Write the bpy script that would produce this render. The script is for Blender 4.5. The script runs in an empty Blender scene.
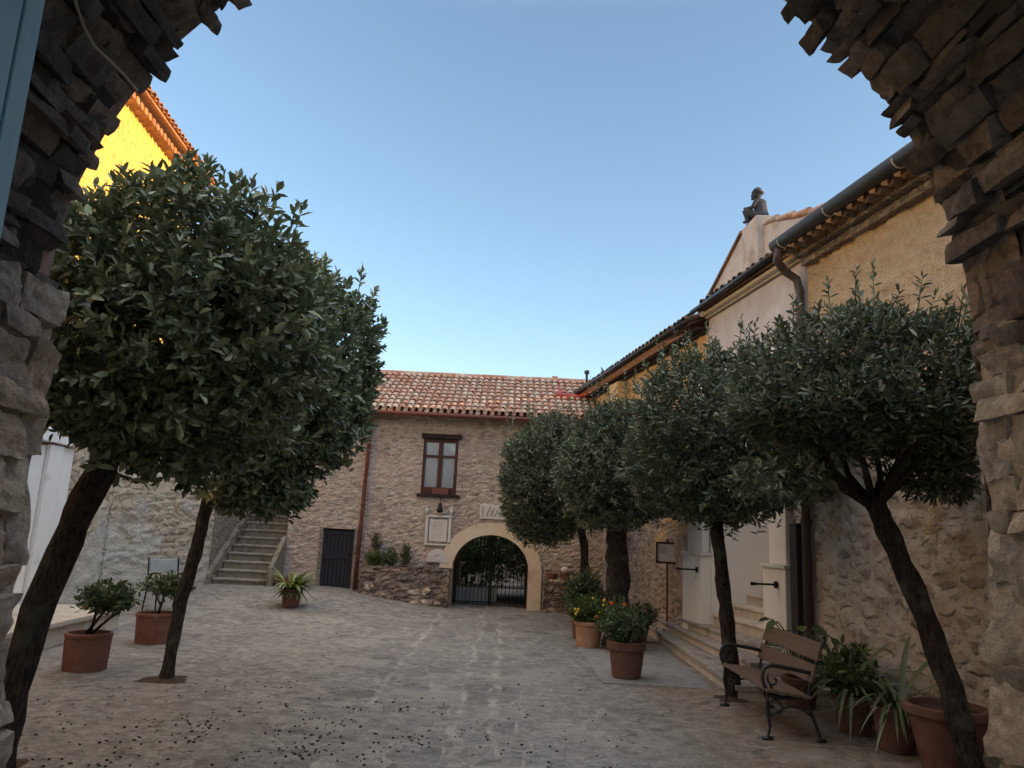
import bpy, bmesh, math, random
import numpy as np
from mathutils import Vector, Matrix, noise as mn

random.seed(7)
RNG = np.random.default_rng(7)
SC = bpy.context.scene
COL = SC.collection
R = math.radians

# ------------------------------------------------------------------ camera
CAM_H, PITCH, ROLL, FPX = 1.7, math.atan(150 / 760), 0.047, 760.0
cam = bpy.data.cameras.new('camera')
cam.sensor_width = 36.0
cam.lens = 36.0 * FPX / 1024.0
cam.clip_start, cam.clip_end = 0.05, 2000.0
cam_o = bpy.data.objects.new('camera', cam)
COL.objects.link(cam_o)
fw = Vector((0, math.cos(PITCH), math.sin(PITCH)))
u0 = Vector((0, -math.sin(PITCH), math.cos(PITCH)))
r0 = Vector((1, 0, 0))
rt = r0 * math.cos(ROLL) + u0 * math.sin(ROLL)
up = -r0 * math.sin(ROLL) + u0 * math.cos(ROLL)
m = Matrix((rt, up, -fw)).transposed().to_4x4()
m.translation = (0, 0, CAM_H)
cam_o.matrix_world = m
SC.camera = cam_o

# ------------------------------------------------------------------ light
SUN_EL, SUN_AZ = 9.0, 104.0          # degrees, azimuth clockwise from +Y
w = bpy.data.worlds.new('World')
SC.world = w
w.use_nodes = True
wn = w.node_tree
wn.nodes.clear()
sky = wn.nodes.new('ShaderNodeTexSky')
sky.sky_type = 'NISHITA'
sky.sun_disc = False
sky.sun_elevation = R(SUN_EL)
sky.sun_rotation = R(SUN_AZ)
sky.altitude = 600
sky.air_density = 1.0
sky.dust_density = 0.6
sky.ozone_density = 1.3
bg = wn.nodes.new('ShaderNodeBackground')
bg.inputs['Strength'].default_value = 0.11
wo = wn.nodes.new('ShaderNodeOutputWorld')
# made-up bright cloud veil overhead, added to light the courtyard, streaked by noise
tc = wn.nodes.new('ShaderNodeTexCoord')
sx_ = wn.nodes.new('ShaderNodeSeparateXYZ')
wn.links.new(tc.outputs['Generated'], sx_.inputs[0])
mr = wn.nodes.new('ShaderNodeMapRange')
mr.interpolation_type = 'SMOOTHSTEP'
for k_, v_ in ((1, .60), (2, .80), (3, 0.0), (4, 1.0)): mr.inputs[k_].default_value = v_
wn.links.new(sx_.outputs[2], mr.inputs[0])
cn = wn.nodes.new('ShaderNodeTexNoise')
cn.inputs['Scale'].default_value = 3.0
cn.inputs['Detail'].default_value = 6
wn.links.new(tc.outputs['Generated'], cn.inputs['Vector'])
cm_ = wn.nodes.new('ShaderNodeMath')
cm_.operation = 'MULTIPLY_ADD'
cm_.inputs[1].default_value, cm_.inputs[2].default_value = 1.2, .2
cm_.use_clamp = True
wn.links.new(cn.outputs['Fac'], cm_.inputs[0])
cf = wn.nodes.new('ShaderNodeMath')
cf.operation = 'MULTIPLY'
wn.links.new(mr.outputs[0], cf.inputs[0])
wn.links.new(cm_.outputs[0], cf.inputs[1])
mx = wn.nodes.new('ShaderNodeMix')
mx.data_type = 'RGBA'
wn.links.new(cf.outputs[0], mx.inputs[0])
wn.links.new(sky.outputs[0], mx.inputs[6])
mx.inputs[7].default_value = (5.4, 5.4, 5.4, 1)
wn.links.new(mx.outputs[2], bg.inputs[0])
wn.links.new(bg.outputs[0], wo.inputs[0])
sl = bpy.data.lights.new('sun', 'SUN')
sl.energy = 2.0
sl.angle = R(0.5)
sl.color = (1.0, 0.70, 0.38)
so = bpy.data.objects.new('sun', sl)
COL.objects.link(so)
sd = Vector((math.sin(R(SUN_AZ)) * math.cos(R(SUN_EL)), math.cos(R(SUN_AZ)) * math.cos(R(SUN_EL)), math.sin(R(SUN_EL))))
so.rotation_euler = sd.to_track_quat('Z', 'Y').to_euler()
so.location = sd * 60
SC.view_settings.view_transform = 'Standard'
SC.view_settings.look = 'None'
SC.view_settings.exposure = 1.85
SC.view_settings.gamma = 1.0


# ------------------------------------------------------------------ helpers
def lin(r, g, b):
    f = lambda c: (c / 255 / 12.92) if c / 255 <= 0.04045 else ((c / 255 + 0.055) / 1.055) ** 2.4
    return (f(r), f(g), f(b), 1.0)


def tag(o, label=None, cat=None, group=None, kind=None):
    if label: o['label'] = label
    if cat: o['category'] = cat
    if group: o['group'] = group
    if kind: o['kind'] = kind
    return o


def thing(name, label, cat, loc=(0, 0, 0), rotz=0.0, group=None):
    o = bpy.data.objects.new(name, None)
    o.empty_display_size = 0.2
    COL.objects.link(o)
    o.location = loc
    o.rotation_euler = (0, 0, rotz)
    return tag(o, label, cat, group)


def mesh(name, vs, fs, mat, parent=None, smooth=False, world=True, bevel=0.0, sharp=None):
    """link ONE mesh object; with world=True the verts are world coordinates"""
    me = bpy.data.meshes.new(name)
    vs = np.asarray(vs, dtype=float).reshape(-1, 3)
    if parent is not None and world:
        p, off = parent, Vector((0, 0, 0))
        while p is not None:
            off = off + Vector(p.location)
            p = p.parent
        vs = vs - np.array(off)
    me.from_pydata(vs.tolist(), [], [tuple(f) for f in fs])
    me.update()
    if smooth:
        me.polygons.foreach_set('use_smooth', [True] * len(me.polygons))
    if sharp: me.set_sharp_from_angle(angle=R(sharp))
    o = bpy.data.objects.new(name, me)
    COL.objects.link(o)
    if mat: me.materials.append(mat)
    if parent is not None: o.parent = parent
    if bevel > 0:
        b = o.modifiers.new('bevel', 'BEVEL')
        b.width = bevel
        b.segments = 2
        b.limit_method = 'ANGLE'
    return o


class MB:
    def __init__(s): s.v, s.f = [], []
    def add(s, vs, fs):
        n = len(s.v)
        s.v += [tuple(p) for p in vs]
        s.f += [tuple(i + n for i in f) for f in fs]
        return s
    def box(s, x0, x1, y0, y1, z0, z1):
        return s.add([(x0, y0, z0), (x1, y0, z0), (x1, y1, z0), (x0, y1, z0), (x0, y0, z1), (x1, y0, z1), (x1, y1, z1), (x0, y1, z1)],
                     [(0, 3, 2, 1), (4, 5, 6, 7), (0, 1, 5, 4), (1, 2, 6, 5), (2, 3, 7, 6), (3, 0, 4, 7)])
    def hexa(s, p):   # 8 points: bottom ring then top ring
        return s.add(p, [(0, 3, 2, 1), (4, 5, 6, 7), (0, 1, 5, 4), (1, 2, 6, 5), (2, 3, 7, 6), (3, 0, 4, 7)])
    def prism(s, ring, off):   # polygon extruded by an offset vector
        n = len(ring)
        off = Vector(off)
        vs = [Vector(p) for p in ring] + [Vector(p) + off for p in ring]
        return s.add(vs, [tuple(range(n))[::-1], tuple(range(n, 2 * n))] + [(i, (i + 1) % n, n + (i + 1) % n, n + i) for i in range(n)])
    def tube(s, pts, rad, seg=8, cap=True, wob=0.0):
        pts = [Vector(p) for p in pts]
        n = len(pts)
        rad = list(rad) if hasattr(rad, '__len__') else [rad] * n
        vs, fs, ref = [], [], None
        for i in range(n):
            t = (pts[min(i + 1, n - 1)] - pts[max(i - 1, 0)]).normalized()
            if ref is None: ref = t.orthogonal().normalized()
            ref = (ref - t * ref.dot(t))
            ref = ref.normalized() if ref.length > 1e-6 else t.orthogonal().normalized()
            b = t.cross(ref)
            for k in range(seg):
                a = 2 * math.pi * k / seg
                q = pts[i] + (ref * math.cos(a) + b * math.sin(a)) * rad[i]
                if wob: q = q + (q - pts[i]) * wob * mn.noise(q * Vector((9, 9, 3)).length * 0.4)
                vs.append(q)
        for i in range(n - 1):
            for k in range(seg):
                fs.append((i * seg + k, i * seg + (k + 1) % seg, (i + 1) * seg + (k + 1) % seg, (i + 1) * seg + k))
        if cap: fs += [tuple(range(seg))[::-1], tuple((n - 1) * seg + k for k in range(seg))]
        return s.add(vs, fs)
    def lathe(s, prof, c=(0, 0, 0), seg=28):
        n = len(prof)
        vs, fs = [], []
        for r_, z in prof:
            for k in range(seg):
                a = 2 * math.pi * k / seg
                vs.append((c[0] + r_ * math.cos(a), c[1] + r_ * math.sin(a), c[2] + z))
        for i in range(n - 1):
            for k in range(seg):
                fs.append((i * seg + k, i * seg + (k + 1) % seg, (i + 1) * seg + (k + 1) % seg, (i + 1) * seg + k))
        fs += [tuple(range(seg))[::-1], tuple((n - 1) * seg + k for k in range(seg))]
        return s.add(vs, fs)
    def ball(s, c, r_, nu=8, nv=6):
        r_ = r_ if hasattr(r_, '__len__') else (r_, r_, r_)
        vs, fs = [], []
        for i in range(nv + 1):
            t = math.pi * i / nv
            for k in range(nu):
                a = 2 * math.pi * k / nu
                vs.append((c[0] + r_[0] * max(math.sin(t), .02) * math.cos(a), c[1] + r_[1] * max(math.sin(t), .02) * math.sin(a), c[2] - r_[2] * math.cos(t)))
        for i in range(nv):
            for k in range(nu):
                fs.append((i * nu + k, i * nu + (k + 1) % nu, (i + 1) * nu + (k + 1) % nu, (i + 1) * nu + k))
        return s.add(vs, fs)
    def build(s, name, mat, parent=None, smooth=False, world=True, bevel=0.0, sharp=None):
        return mesh(name, s.v, s.f, mat, parent, smooth, world, bevel, sharp)


def copy_tree(o, parent=None):
    c = o.copy()
    COL.objects.link(c)
    c.parent = parent
    for ch in [x for x in bpy.data.objects if x.parent == o]:
        copy_tree(ch, c)
    return c


# ------------------------------------------------------------------ materials
class G:
    def __init__(s, name):
        s.m = bpy.data.materials.new(name)
        s.m.use_nodes = True
        s.t = s.m.node_tree
        s.t.nodes.clear()
        s.out = s.t.nodes.new('ShaderNodeOutputMaterial')
        g = s.t.nodes.new('ShaderNodeNewGeometry')
        s.pos, s.isl, s.nor, s.back = g.outputs['Position'], g.outputs['Random Per Island'], g.outputs['Normal'], g.outputs['Backfacing']
    def set(s, sock, v):
        if v is None: return
        if isinstance(v, bpy.types.NodeSocket): s.t.links.new(v, sock)
        else:
            if sock.type == 'RGBA' and hasattr(v, '__len__') and len(v) == 3: v = tuple(v) + (1,)
            sock.default_value = v
    def n(s, typ, ins=(), out=0, **pr):
        x = s.t.nodes.new('ShaderNode' + typ)
        for k, v in pr.items(): setattr(x, k, v)
        for k, v in (ins.items() if isinstance(ins, dict) else enumerate(ins)): s.set(x.inputs[k], v)
        return x.outputs[out]
    def math(s, op, a, b=None, c=None, clamp=False): return s.n('Math', [a, b, c], operation=op, use_clamp=clamp)
    def vscale(s, v, sc): return s.n('VectorMath', [v, sc], operation='MULTIPLY')
    def noise(s, sc, v=None, detail=4, rough=.55, out=0, dist=0.0):
        return s.n('TexNoise', {'Vector': v or s.pos, 'Scale': sc, 'Detail': detail, 'Roughness': rough, 'Distortion': dist}, out=out)
    def ramp(s, f, stops, interp='LINEAR'):
        x = s.t.nodes.new('ShaderNodeValToRGB')
        e = x.color_ramp
        e.interpolation = interp
        while len(e.elements) < len(stops): e.elements.new(0.5)
        for el, (p, c) in zip(e.elements, stops):
            el.position = p
            el.color = c if hasattr(c, '__len__') else (c, c, c, 1)
        s.set(x.inputs[0], f)
        return x.outputs[0]
    def mix(s, f, a, b, mode='MIX'):
        x = s.t.nodes.new('ShaderNodeMix')
        x.data_type = 'RGBA'
        x.blend_type = mode
        s.set(x.inputs[0], f); s.set(x.inputs[6], a); s.set(x.inputs[7], b)
        return x.outputs[2]
    def step(s, f, a, b): return s.n('MapRange', {0: f, 1: a, 2: b, 3: 0.0, 4: 1.0}, interpolation_type='SMOOTHSTEP')
    def bump(s, h, dist, strength=1.0): return s.n('Bump', {'Height': h, 'Distance': dist, 'Strength': strength})
    def finish(s, col, rough=.8, bump=None, spec=.3, metal=0.0, **kw):
        ins = {'Base Color': col, 'Roughness': rough, 'Specular IOR Level': spec, 'Metallic': metal}
        if bump: ins['Normal'] = bump
        ins.update(kw)
        s.t.links.new(s.n('BsdfPrincipled', ins), s.out.inputs[0])
        return s.m


def masonry(name, cell, cols, mortar, gap=.10, plaster=None, pl_noise=(.9, .5, .6), pl_z=None, bumpd=.04, dirt=.5, squash=1.0, plaster_bump=.35, rough_bump=.5, stain=None):
    """irregular coursed rubble; cell=(w,h); optional plaster coat that survives above pl_z or where noise is high"""
    g = G(name)
    d = g.n('VectorMath', [g.noise(2.2, out=1, detail=3), (.5, .5, .5)], operation='SUBTRACT')
    p = g.n('VectorMath', [d, (cell[0] * .9, cell[0] * .9, cell[1] * .75), g.pos], operation='MULTIPLY_ADD')
    d2 = g.n('VectorMath', [g.noise(9, out=1, detail=2), (.5, .5, .5)], operation='SUBTRACT')
    p = g.n('VectorMath', [d2, (cell[0] * .35, cell[0] * .35, cell[1] * .5), p], operation='MULTIPLY_ADD')
    q = g.vscale(p, (1 / cell[0], 1 / cell[0], 1 / cell[1]))
    cc = g.n('TexVoronoi', {'Vector': q, 'Scale': 1.0, 'Randomness': .85}, out=1)
    ed = g.n('TexVoronoi', {'Vector': q, 'Scale': 1.0, 'Randomness': .85}, feature='DISTANCE_TO_EDGE')
    rnd = g.n('SeparateXYZ', [cc])
    n = len(cols)
    stone = g.ramp(rnd, [(i / n, c) for i, c in enumerate(cols)], 'CONSTANT')
    fine = g.noise(26, detail=6, rough=.65)
    mid = g.noise(5, detail=5)
    stone = g.mix(.55, stone, g.ramp(fine, [(.25, .25), (.75, .8)]), 'OVERLAY')
    mk = g.step(g.math('ADD', ed, g.math('MULTIPLY', g.math('SUBTRACT', fine, .5), .12)), gap * .3, gap)
    mcol = g.mix(.4, mortar, g.ramp(fine, [(.3, .3), (.7, .75)]), 'OVERLAY')
    col = g.mix(mk, mcol, stone)
    big = g.noise(.55, detail=5, rough=.6)
    if stain:
        col = g.mix(g.math('MULTIPLY', g.step(big, .48, .68), .75), col, stain)
    col = g.mix(dirt, col, g.ramp(mid, [(.3, .28), (.7, .72)]), 'OVERLAY')
    hgt = g.math('ADD', g.math('MULTIPLY', mk, .7), g.math('MULTIPLY', fine, rough_bump))
    hgt = g.math('ADD', hgt, g.math('MULTIPLY', g.n('SeparateXYZ', [cc], out=1), .35))
    if plaster:
        pn = g.noise(pl_noise[0], detail=7, rough=.62)
        if pl_z:
            z = g.n('SeparateXYZ', [g.pos], out=2)
            pn = g.math('ADD', pn, g.math('MULTIPLY', g.math('SUBTRACT', z, pl_z[0]), pl_z[1]))
        pm = g.step(pn, pl_noise[1], pl_noise[2])
        pc = g.mix(g.noise(2.0, detail=6, rough=.7), plaster[0], plaster[1])
        pc = g.mix(.45, pc, g.ramp(g.noise(11, detail=5, rough=.7), [(.3, .25), (.7, .75)]), 'OVERLAY')
        pit = g.n('TexVoronoi', {'Vector': g.n('VectorMath', [d2, (.1, .1, .1), g.pos], operation='MULTIPLY_ADD'), 'Scale': 5.0})
        pitm = g.math('MULTIPLY', g.step(pit, .30, .12), g.step(mid, .5, .62))
        pc = g.mix(g.math('MULTIPLY', pitm, .55), pc, mortar)
        col = g.mix(pm, col, pc)
        ph = g.math('ADD', g.math('MULTIPLY', mid, .8), g.math('MULTIPLY', fine, plaster_bump))
        ph = g.math('SUBTRACT', ph, g.math('MULTIPLY', pitm, .5))
        hgt = g.math('ADD', g.math('MULTIPLY', hgt, g.math('SUBTRACT', 1.0, pm)), g.math('MULTIPLY', g.math('ADD', ph, .45), pm))
    return g.finish(col, .92, g.bump(hgt, bumpd), .15)


def plain(name, col, rough=.6, var=.25, sc=8, bd=.004, spec=.3, metal=0.0, dirtcol=None, dsc=1.5, dlo=.52, dhi=.72):
    g = G(name)
    f = g.noise(sc, detail=6, rough=.65)
    c = g.mix(var, col, g.ramp(f, [(.3, .2), (.7, .8)]), 'OVERLAY')
    if dirtcol: c = g.mix(g.step(g.noise(dsc, detail=6, rough=.7), dlo, dhi), c, dirtcol)
    return g.finish(c, rough, g.bump(f, bd) if bd else None, spec, metal)


def terracotta_tiles(name, cols):
    g = G(name)
    drift = g.noise(1.1, detail=5, rough=.7)
    f0 = g.math('ADD', g.math('MULTIPLY', g.isl, .55), g.math('MULTIPLY', g.math('SUBTRACT', drift, .28), 1.0), clamp=True)
    c = g.ramp(f0, [(i / len(cols), k) for i, k in enumerate(cols)], 'LINEAR')
    f = g.noise(14, detail=6, rough=.7)
    c = g.mix(.7, c, g.ramp(f, [(.3, .2), (.7, .8)]), 'OVERLAY')
    c = g.mix(g.math('MULTIPLY', g.step(g.noise(4, detail=7, rough=.78), .52, .68), .8), c, lin(150, 146, 136))   # lichen
    c = g.mix(g.math('MULTIPLY', g.step(g.noise(7, detail=6, rough=.78), .58, .7), .7), c, lin(82, 74, 68))
    return g.finish(c, .9, g.bump(f, .01), .15)


def leafmat(name, a, b, c, rough=.42, spec=.45):
    g = G(name)
    col = g.ramp(g.isl, [(0, a), (.55, b), (1, c)])
    col = g.mix(g.math('MULTIPLY', g.back, .55), col, lin(122, 132, 98))
    pb = g.n('BsdfPrincipled', {'Base Color': col, 'Roughness': rough, 'Specular IOR Level': spec})
    tr = g.n('BsdfTranslucent', {'Color': col})
    g.t.links.new(g.n('MixShader', {0: .12, 1: pb, 2: tr}), g.out.inputs[0])
    return g.m


def barkmat(name, a, b):
    g = G(name)
    v = g.vscale(g.pos, (38, 38, 9))
    f = g.n('TexNoise', {'Vector': v, 'Scale': 1.0, 'Detail': 8, 'Roughness': .75})
    f = g.ramp(f, [(.34, 0.0), (.66, 1.0)])
    f2 = g.noise(4, detail=5)
    c = g.mix(f, a, b)
    c = g.mix(g.step(f2, .55, .68), c, lin(104, 104, 92))
    return g.finish(c, .95, g.bump(g.math('ADD', f, f2), .03), .1)


M = {}
M['arch_stone'] = None
def archstone(name, cols, dark):
    g = G(name)
    c = g.ramp(g.isl, [(i / len(cols), k) for i, k in enumerate(cols)], 'CONSTANT')
    f = g.noise(18, detail=8, rough=.7)
    f2 = g.noise(5, detail=6, rough=.65)
    c = g.mix(.7, c, g.ramp(f, [(.3, .18), (.7, .8)]), 'OVERLAY')
    c = g.mix(g.step(f2, .5, .68), c, dark)
    pit = g.n('TexVoronoi', {'Vector': g.pos, 'Scale': 24.0})
    h = g.math('ADD', g.math('MULTIPLY', f, .8), g.math('ADD', f2, g.math('MULTIPLY', pit, .3)))
    return g.finish(c, .95, g.bump(h, .03), .12)
STONES = [lin(182, 174, 164), lin(190, 178, 163), lin(170, 162, 154), lin(194, 180, 162), lin(176, 167, 153), lin(160, 152, 145), lin(186, 168, 151), lin(190, 182, 172)]
M['arch_stone'] = archstone('arch_stone', STONES, lin(154, 146, 138))
M['arch_stone_dark'] = archstone('dark_arch_stone', [lin(130, 124, 120), lin(112, 108, 106), lin(146, 138, 130), lin(98, 95, 94), lin(124, 114, 108)], lin(90, 87, 86))  # darker stone colours for the arch ring
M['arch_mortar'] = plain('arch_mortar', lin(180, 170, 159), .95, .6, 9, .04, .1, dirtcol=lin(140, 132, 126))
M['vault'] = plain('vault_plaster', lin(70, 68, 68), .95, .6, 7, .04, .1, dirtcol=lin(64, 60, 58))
M['facade'] = masonry('facade_masonry', (.15, .062), [lin(198, 180, 166), lin(186, 166, 152), lin(206, 190, 174), lin(176, 160, 148), lin(198, 176, 160), lin(208, 195, 180), lin(188, 174, 162), lin(164, 148, 136)],
                      lin(202, 186, 176), .16, plaster=(lin(202, 182, 170), lin(192, 172, 162)), pl_noise=(.7, .48, .70), bumpd=.025, stain=lin(172, 150, 142), dirt=.45)
M['rubble'] = masonry('rubble_base', (.26, .16), [lin(158, 142, 130), lin(174, 156, 142), lin(138, 124, 116), lin(186, 170, 156), lin(150, 128, 116), lin(126, 116, 110)], lin(146, 134, 124), .16, bumpd=.06, dirt=.7)
M['right_wall'] = masonry('ochre_wall', (.24, .14), [lin(208, 194, 180), lin(196, 178, 164), lin(214, 201, 187), lin(176, 160, 150), lin(202, 180, 164), lin(216, 205, 191), lin(166, 154, 148)], lin(206, 193, 180), .34,
                          plaster=(lin(232, 204, 170), lin(216, 186, 150)), pl_noise=(1.3, .44, .56), pl_z=(2.75, .16), bumpd=.05, plaster_bump=1.0)
M['far_right_wall'] = masonry('ochre_wall_far', (.24, .13), [lin(186, 170, 156), lin(178, 160, 148), lin(192, 175, 160), lin(166, 150, 140), lin(182, 160, 146)], lin(176, 160, 148), .3,
                              plaster=(lin(222, 184, 136), lin(210, 170, 124)), pl_noise=(1.5, .42, .58), pl_z=(2.3, .14), bumpd=.05, dirt=.75)
M['left_wall'] = masonry('grey_plaster_wall', (.26, .15), [lin(206, 186, 160), lin(190, 168, 144), lin(212, 194, 168), lin(176, 156, 138), lin(200, 174, 146)], lin(204, 186, 162), .3,
                         plaster=(lin(238, 230, 216), lin(206, 196, 182)), pl_noise=(1.4, .40, .54), pl_z=(1.15, -.20), bumpd=.06, plaster_bump=1.1)
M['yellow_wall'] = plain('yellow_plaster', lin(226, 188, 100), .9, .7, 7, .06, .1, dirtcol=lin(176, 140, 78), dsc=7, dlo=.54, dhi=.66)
M['stair_wall'] = masonry('stair_wall', (.24, .14), [lin(150, 136, 120), lin(136, 120, 106), lin(164, 150, 134)], lin(152, 142, 130), .2, plaster=(lin(158, 150, 140), lin(132, 126, 118)), pl_noise=(1.8, .46, .6), bumpd=.05)
M['church'] = plain('pale_pink_plaster', lin(205, 194, 192), .9, .3, 2.2, .012, .1, dirtcol=lin(190, 172, 168), dsc=1.2)
M['gable'] = plain('gable_plaster', lin(196, 182, 172), .9, .3, 3, .012, .1, dirtcol=lin(164, 146, 136), dsc=2)
M['white'] = plain('white_plaster', lin(238, 233, 226), .85, .2, 5, .008, .15, dirtcol=lin(204, 198, 192), dsc=2.2, dlo=.56, dhi=.75)
M['cornice'] = plain('cream_cornice', lin(206, 196, 182), .85, .25, 6, .006, .15, dirtcol=lin(176, 158, 138))
M['cream'] = plain('cream_plaster', lin(226, 208, 184), .85, .25, 4, .008, .15, dirtcol=lin(204, 182, 158), dsc=2.5)
M['step'] = plain('step_stone', lin(172, 160, 148), .85, .5, 7, .015, .2, dirtcol=lin(112, 100, 90), dsc=3)
M['tread'] = plain('grey_tread_stone', lin(158, 151, 144), .85, .5, 9, .012, .2, dirtcol=lin(100, 96, 84), dsc=3)
M['riser'] = plain('mossy_riser', lin(138, 131, 116), .9, .5, 9, .02, .15, dirtcol=lin(84, 84, 62), dsc=3)
M['pale_step'] = plain('pale_step_stone', lin(200, 187, 172), .85, .4, 6, .01, .2, dirtcol=lin(146, 132, 116), dsc=3)
M['marble'] = plain('grey_marble', lin(214, 210, 204), .6, .2, 8, .004, .3, dirtcol=lin(180, 172, 164), dsc=4)
M['inscr'] = plain('incised_marks', lin(168, 162, 156), .8, .2, 8, 0)
M['tile_far'] = terracotta_tiles('terracotta_tiles_mixed', [lin(150, 108, 90), lin(184, 126, 102), lin(172, 130, 110), lin(196, 150, 126), lin(178, 152, 136), lin(202, 184, 166), lin(186, 138, 114), lin(168, 136, 120)])
M['tile_dark'] = terracotta_tiles('terracotta_tiles_grey', [lin(112, 92, 80), lin(96, 84, 76), lin(128, 104, 88), lin(84, 76, 72), lin(140, 104, 80)])
M['tile_orange'] = terracotta_tiles('terracotta_tiles_orange', [lin(176, 116, 78), lin(158, 104, 72), lin(188, 130, 88), lin(150, 106, 80)])
M['tile_bed'] = plain('tile_bed', lin(120, 92, 76), .95, .5, 8, .02, .1)
M['gutter'] = plain('dark_gutter_metal', lin(58, 55, 57), .6, .2, 6, .002, .3, .1)
M['gutter_black'] = plain('black_gutter_metal', lin(44, 44, 48), .45, .2, 6, .002, .4, .3)
M['pipe_brown'] = plain('brown_pipe_paint', lin(112, 66, 58), .55, .3, 10, .002, .3)
M['pipe_copper'] = plain('dull_brown_pipe', lin(98, 82, 76), .5, .3, 10, .003, .4, .3)
M['brown_wood'] = plain('red_brown_frame', lin(80, 46, 42), .55, .3, 14, .003, .3)
M['dark_wood'] = plain('dark_beam', lin(56, 46, 44), .8, .4, 12, .006, .2)
M['black_door'] = plain('blue_black_door', lin(44, 44, 54), .6, .3, 12, .004, .3)
M['curtain'] = plain('white_curtain', lin(242, 241, 239), .9, .1, 10, .002, .1)
M['iron'] = plain('black_wrought_iron', lin(34, 34, 36), .5, .3, 20, .002, .4, .5)
M['iron_worn'] = plain('worn_dark_iron', lin(58, 58, 60), .45, .35, 26, .003, .5, .5)
M['blue_door'] = plain('blue_grey_door_paint', lin(160, 204, 228), .5, .18, 5, .002, .35, dirtcol=lin(142, 186, 210), dsc=3)
M['cable'] = plain('grey_cable', lin(170, 160, 146), .7, .1, 8, 0)
M['pot'] = plain('terracotta_pot', lin(128, 88, 77), .85, .35, 7, .004, .15, dirtcol=lin(158, 132, 120), dsc=5, dlo=.56, dhi=.75)
M['pot_dark'] = plain('weathered_terracotta_pot', lin(116, 84, 74), .85, .4, 7, .005, .15, dirtcol=lin(104, 72, 60), dsc=4)
M['pot_pale'] = plain('pale_terracotta_pot', lin(186, 140, 112), .88, .35, 7, .005, .12, dirtcol=lin(160, 124, 104), dsc=4)
M['soil'] = plain('dark_soil', lin(84, 72, 62), .98, .6, 30, .02, .05)
M['plank'] = None
def woodmat(name, a, b):
    g = G(name)
    v = g.vscale(g.pos, (40, 3.0, 40))
    f = g.n('TexNoise', {'Vector': v, 'Scale': 1.0, 'Detail': 6, 'Roughness': .65})
    c = g.mix(f, a, b)
    c = g.mix(.35, c, g.ramp(g.isl, [(0, .35), (1, .65)]), 'OVERLAY')
    return g.finish(c, .75, g.bump(f, .004), .2)
M['plank'] = woodmat('weathered_bench_wood', lin(84, 67, 56), lin(138, 116, 100))
M['bark'] = barkmat('tree_bark', lin(34, 30, 28), lin(112, 104, 97))
M['bark_dark'] = barkmat('tree_bark_dark', lin(32, 27, 25), lin(106, 95, 86))
M['leaf_bay'] = leafmat('bay_leaf', lin(54, 66, 46), lin(98, 110, 80), lin(158, 166, 128), .32, .55)
M['leaf_olive'] = leafmat('holm_leaf', lin(48, 58, 46), lin(86, 97, 76), lin(146, 153, 128), .32, .5)
M['leaf_green'] = leafmat('fresh_leaf', lin(50, 70, 34), lin(76, 98, 44), lin(110, 126, 58), .45)
M['leaf_yellow'] = leafmat('variegated_leaf', lin(84, 104, 44), lin(132, 144, 62), lin(176, 176, 92), .4)
M['leaf_dark'] = leafmat('dark_shrub_leaf', lin(46, 64, 40), lin(68, 88, 50), lin(92, 110, 64), .45)
M['leaf_dry'] = leafmat('dry_leaf', lin(70, 58, 52), lin(96, 80, 68), lin(110, 100, 82), .6)
M['flower'] = plain('orange_petals', lin(232, 120, 40), .6, .2, 20, 0)
M['flower_y'] = plain('yellow_petals', lin(228, 190, 70), .6, .2, 20, 0)
M['litter'] = plain('dark_berries', lin(40, 34, 30), .7, .3, 20, 0)
M['statue'] = plain('weathered_stone_statue', lin(74, 74, 78), .9, .5, 22, .006, .15, dirtcol=lin(46, 48, 52), dsc=9)
M['paper'] = plain('printed_notice_paper', lin(236, 236, 242), .5, .08, 6, 0)
M['print'] = plain('faint_print', lin(168, 168, 182), .6, .05, 6, 0)
M['red_flash'] = plain('red_flashing', lin(150, 70, 62), .7, .35, 9, .005, .2)
M['chair_blue'] = plain('pale_blue_grey_paint', lin(146, 152, 154), .6, .25, 9, .003, .3)
M['hedge_wall'] = plain('pale_courtyard_wall', lin(200, 204, 206), .9, .2, 4, .01, .1)
def glassmat():
    g = G('window_glass')
    t = g.n('BsdfTransparent', {'Color': (1, 1, 1, 1)})
    s = g.n('BsdfGlossy', {'Roughness': .03})
    fr = g.n('Fresnel', {'IOR': 1.5})
    g.t.links.new(g.n('MixShader', {0: fr, 1: t, 2: s}), g.out.inputs[0])
    return g.m
M['glass'] = glassmat()


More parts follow.
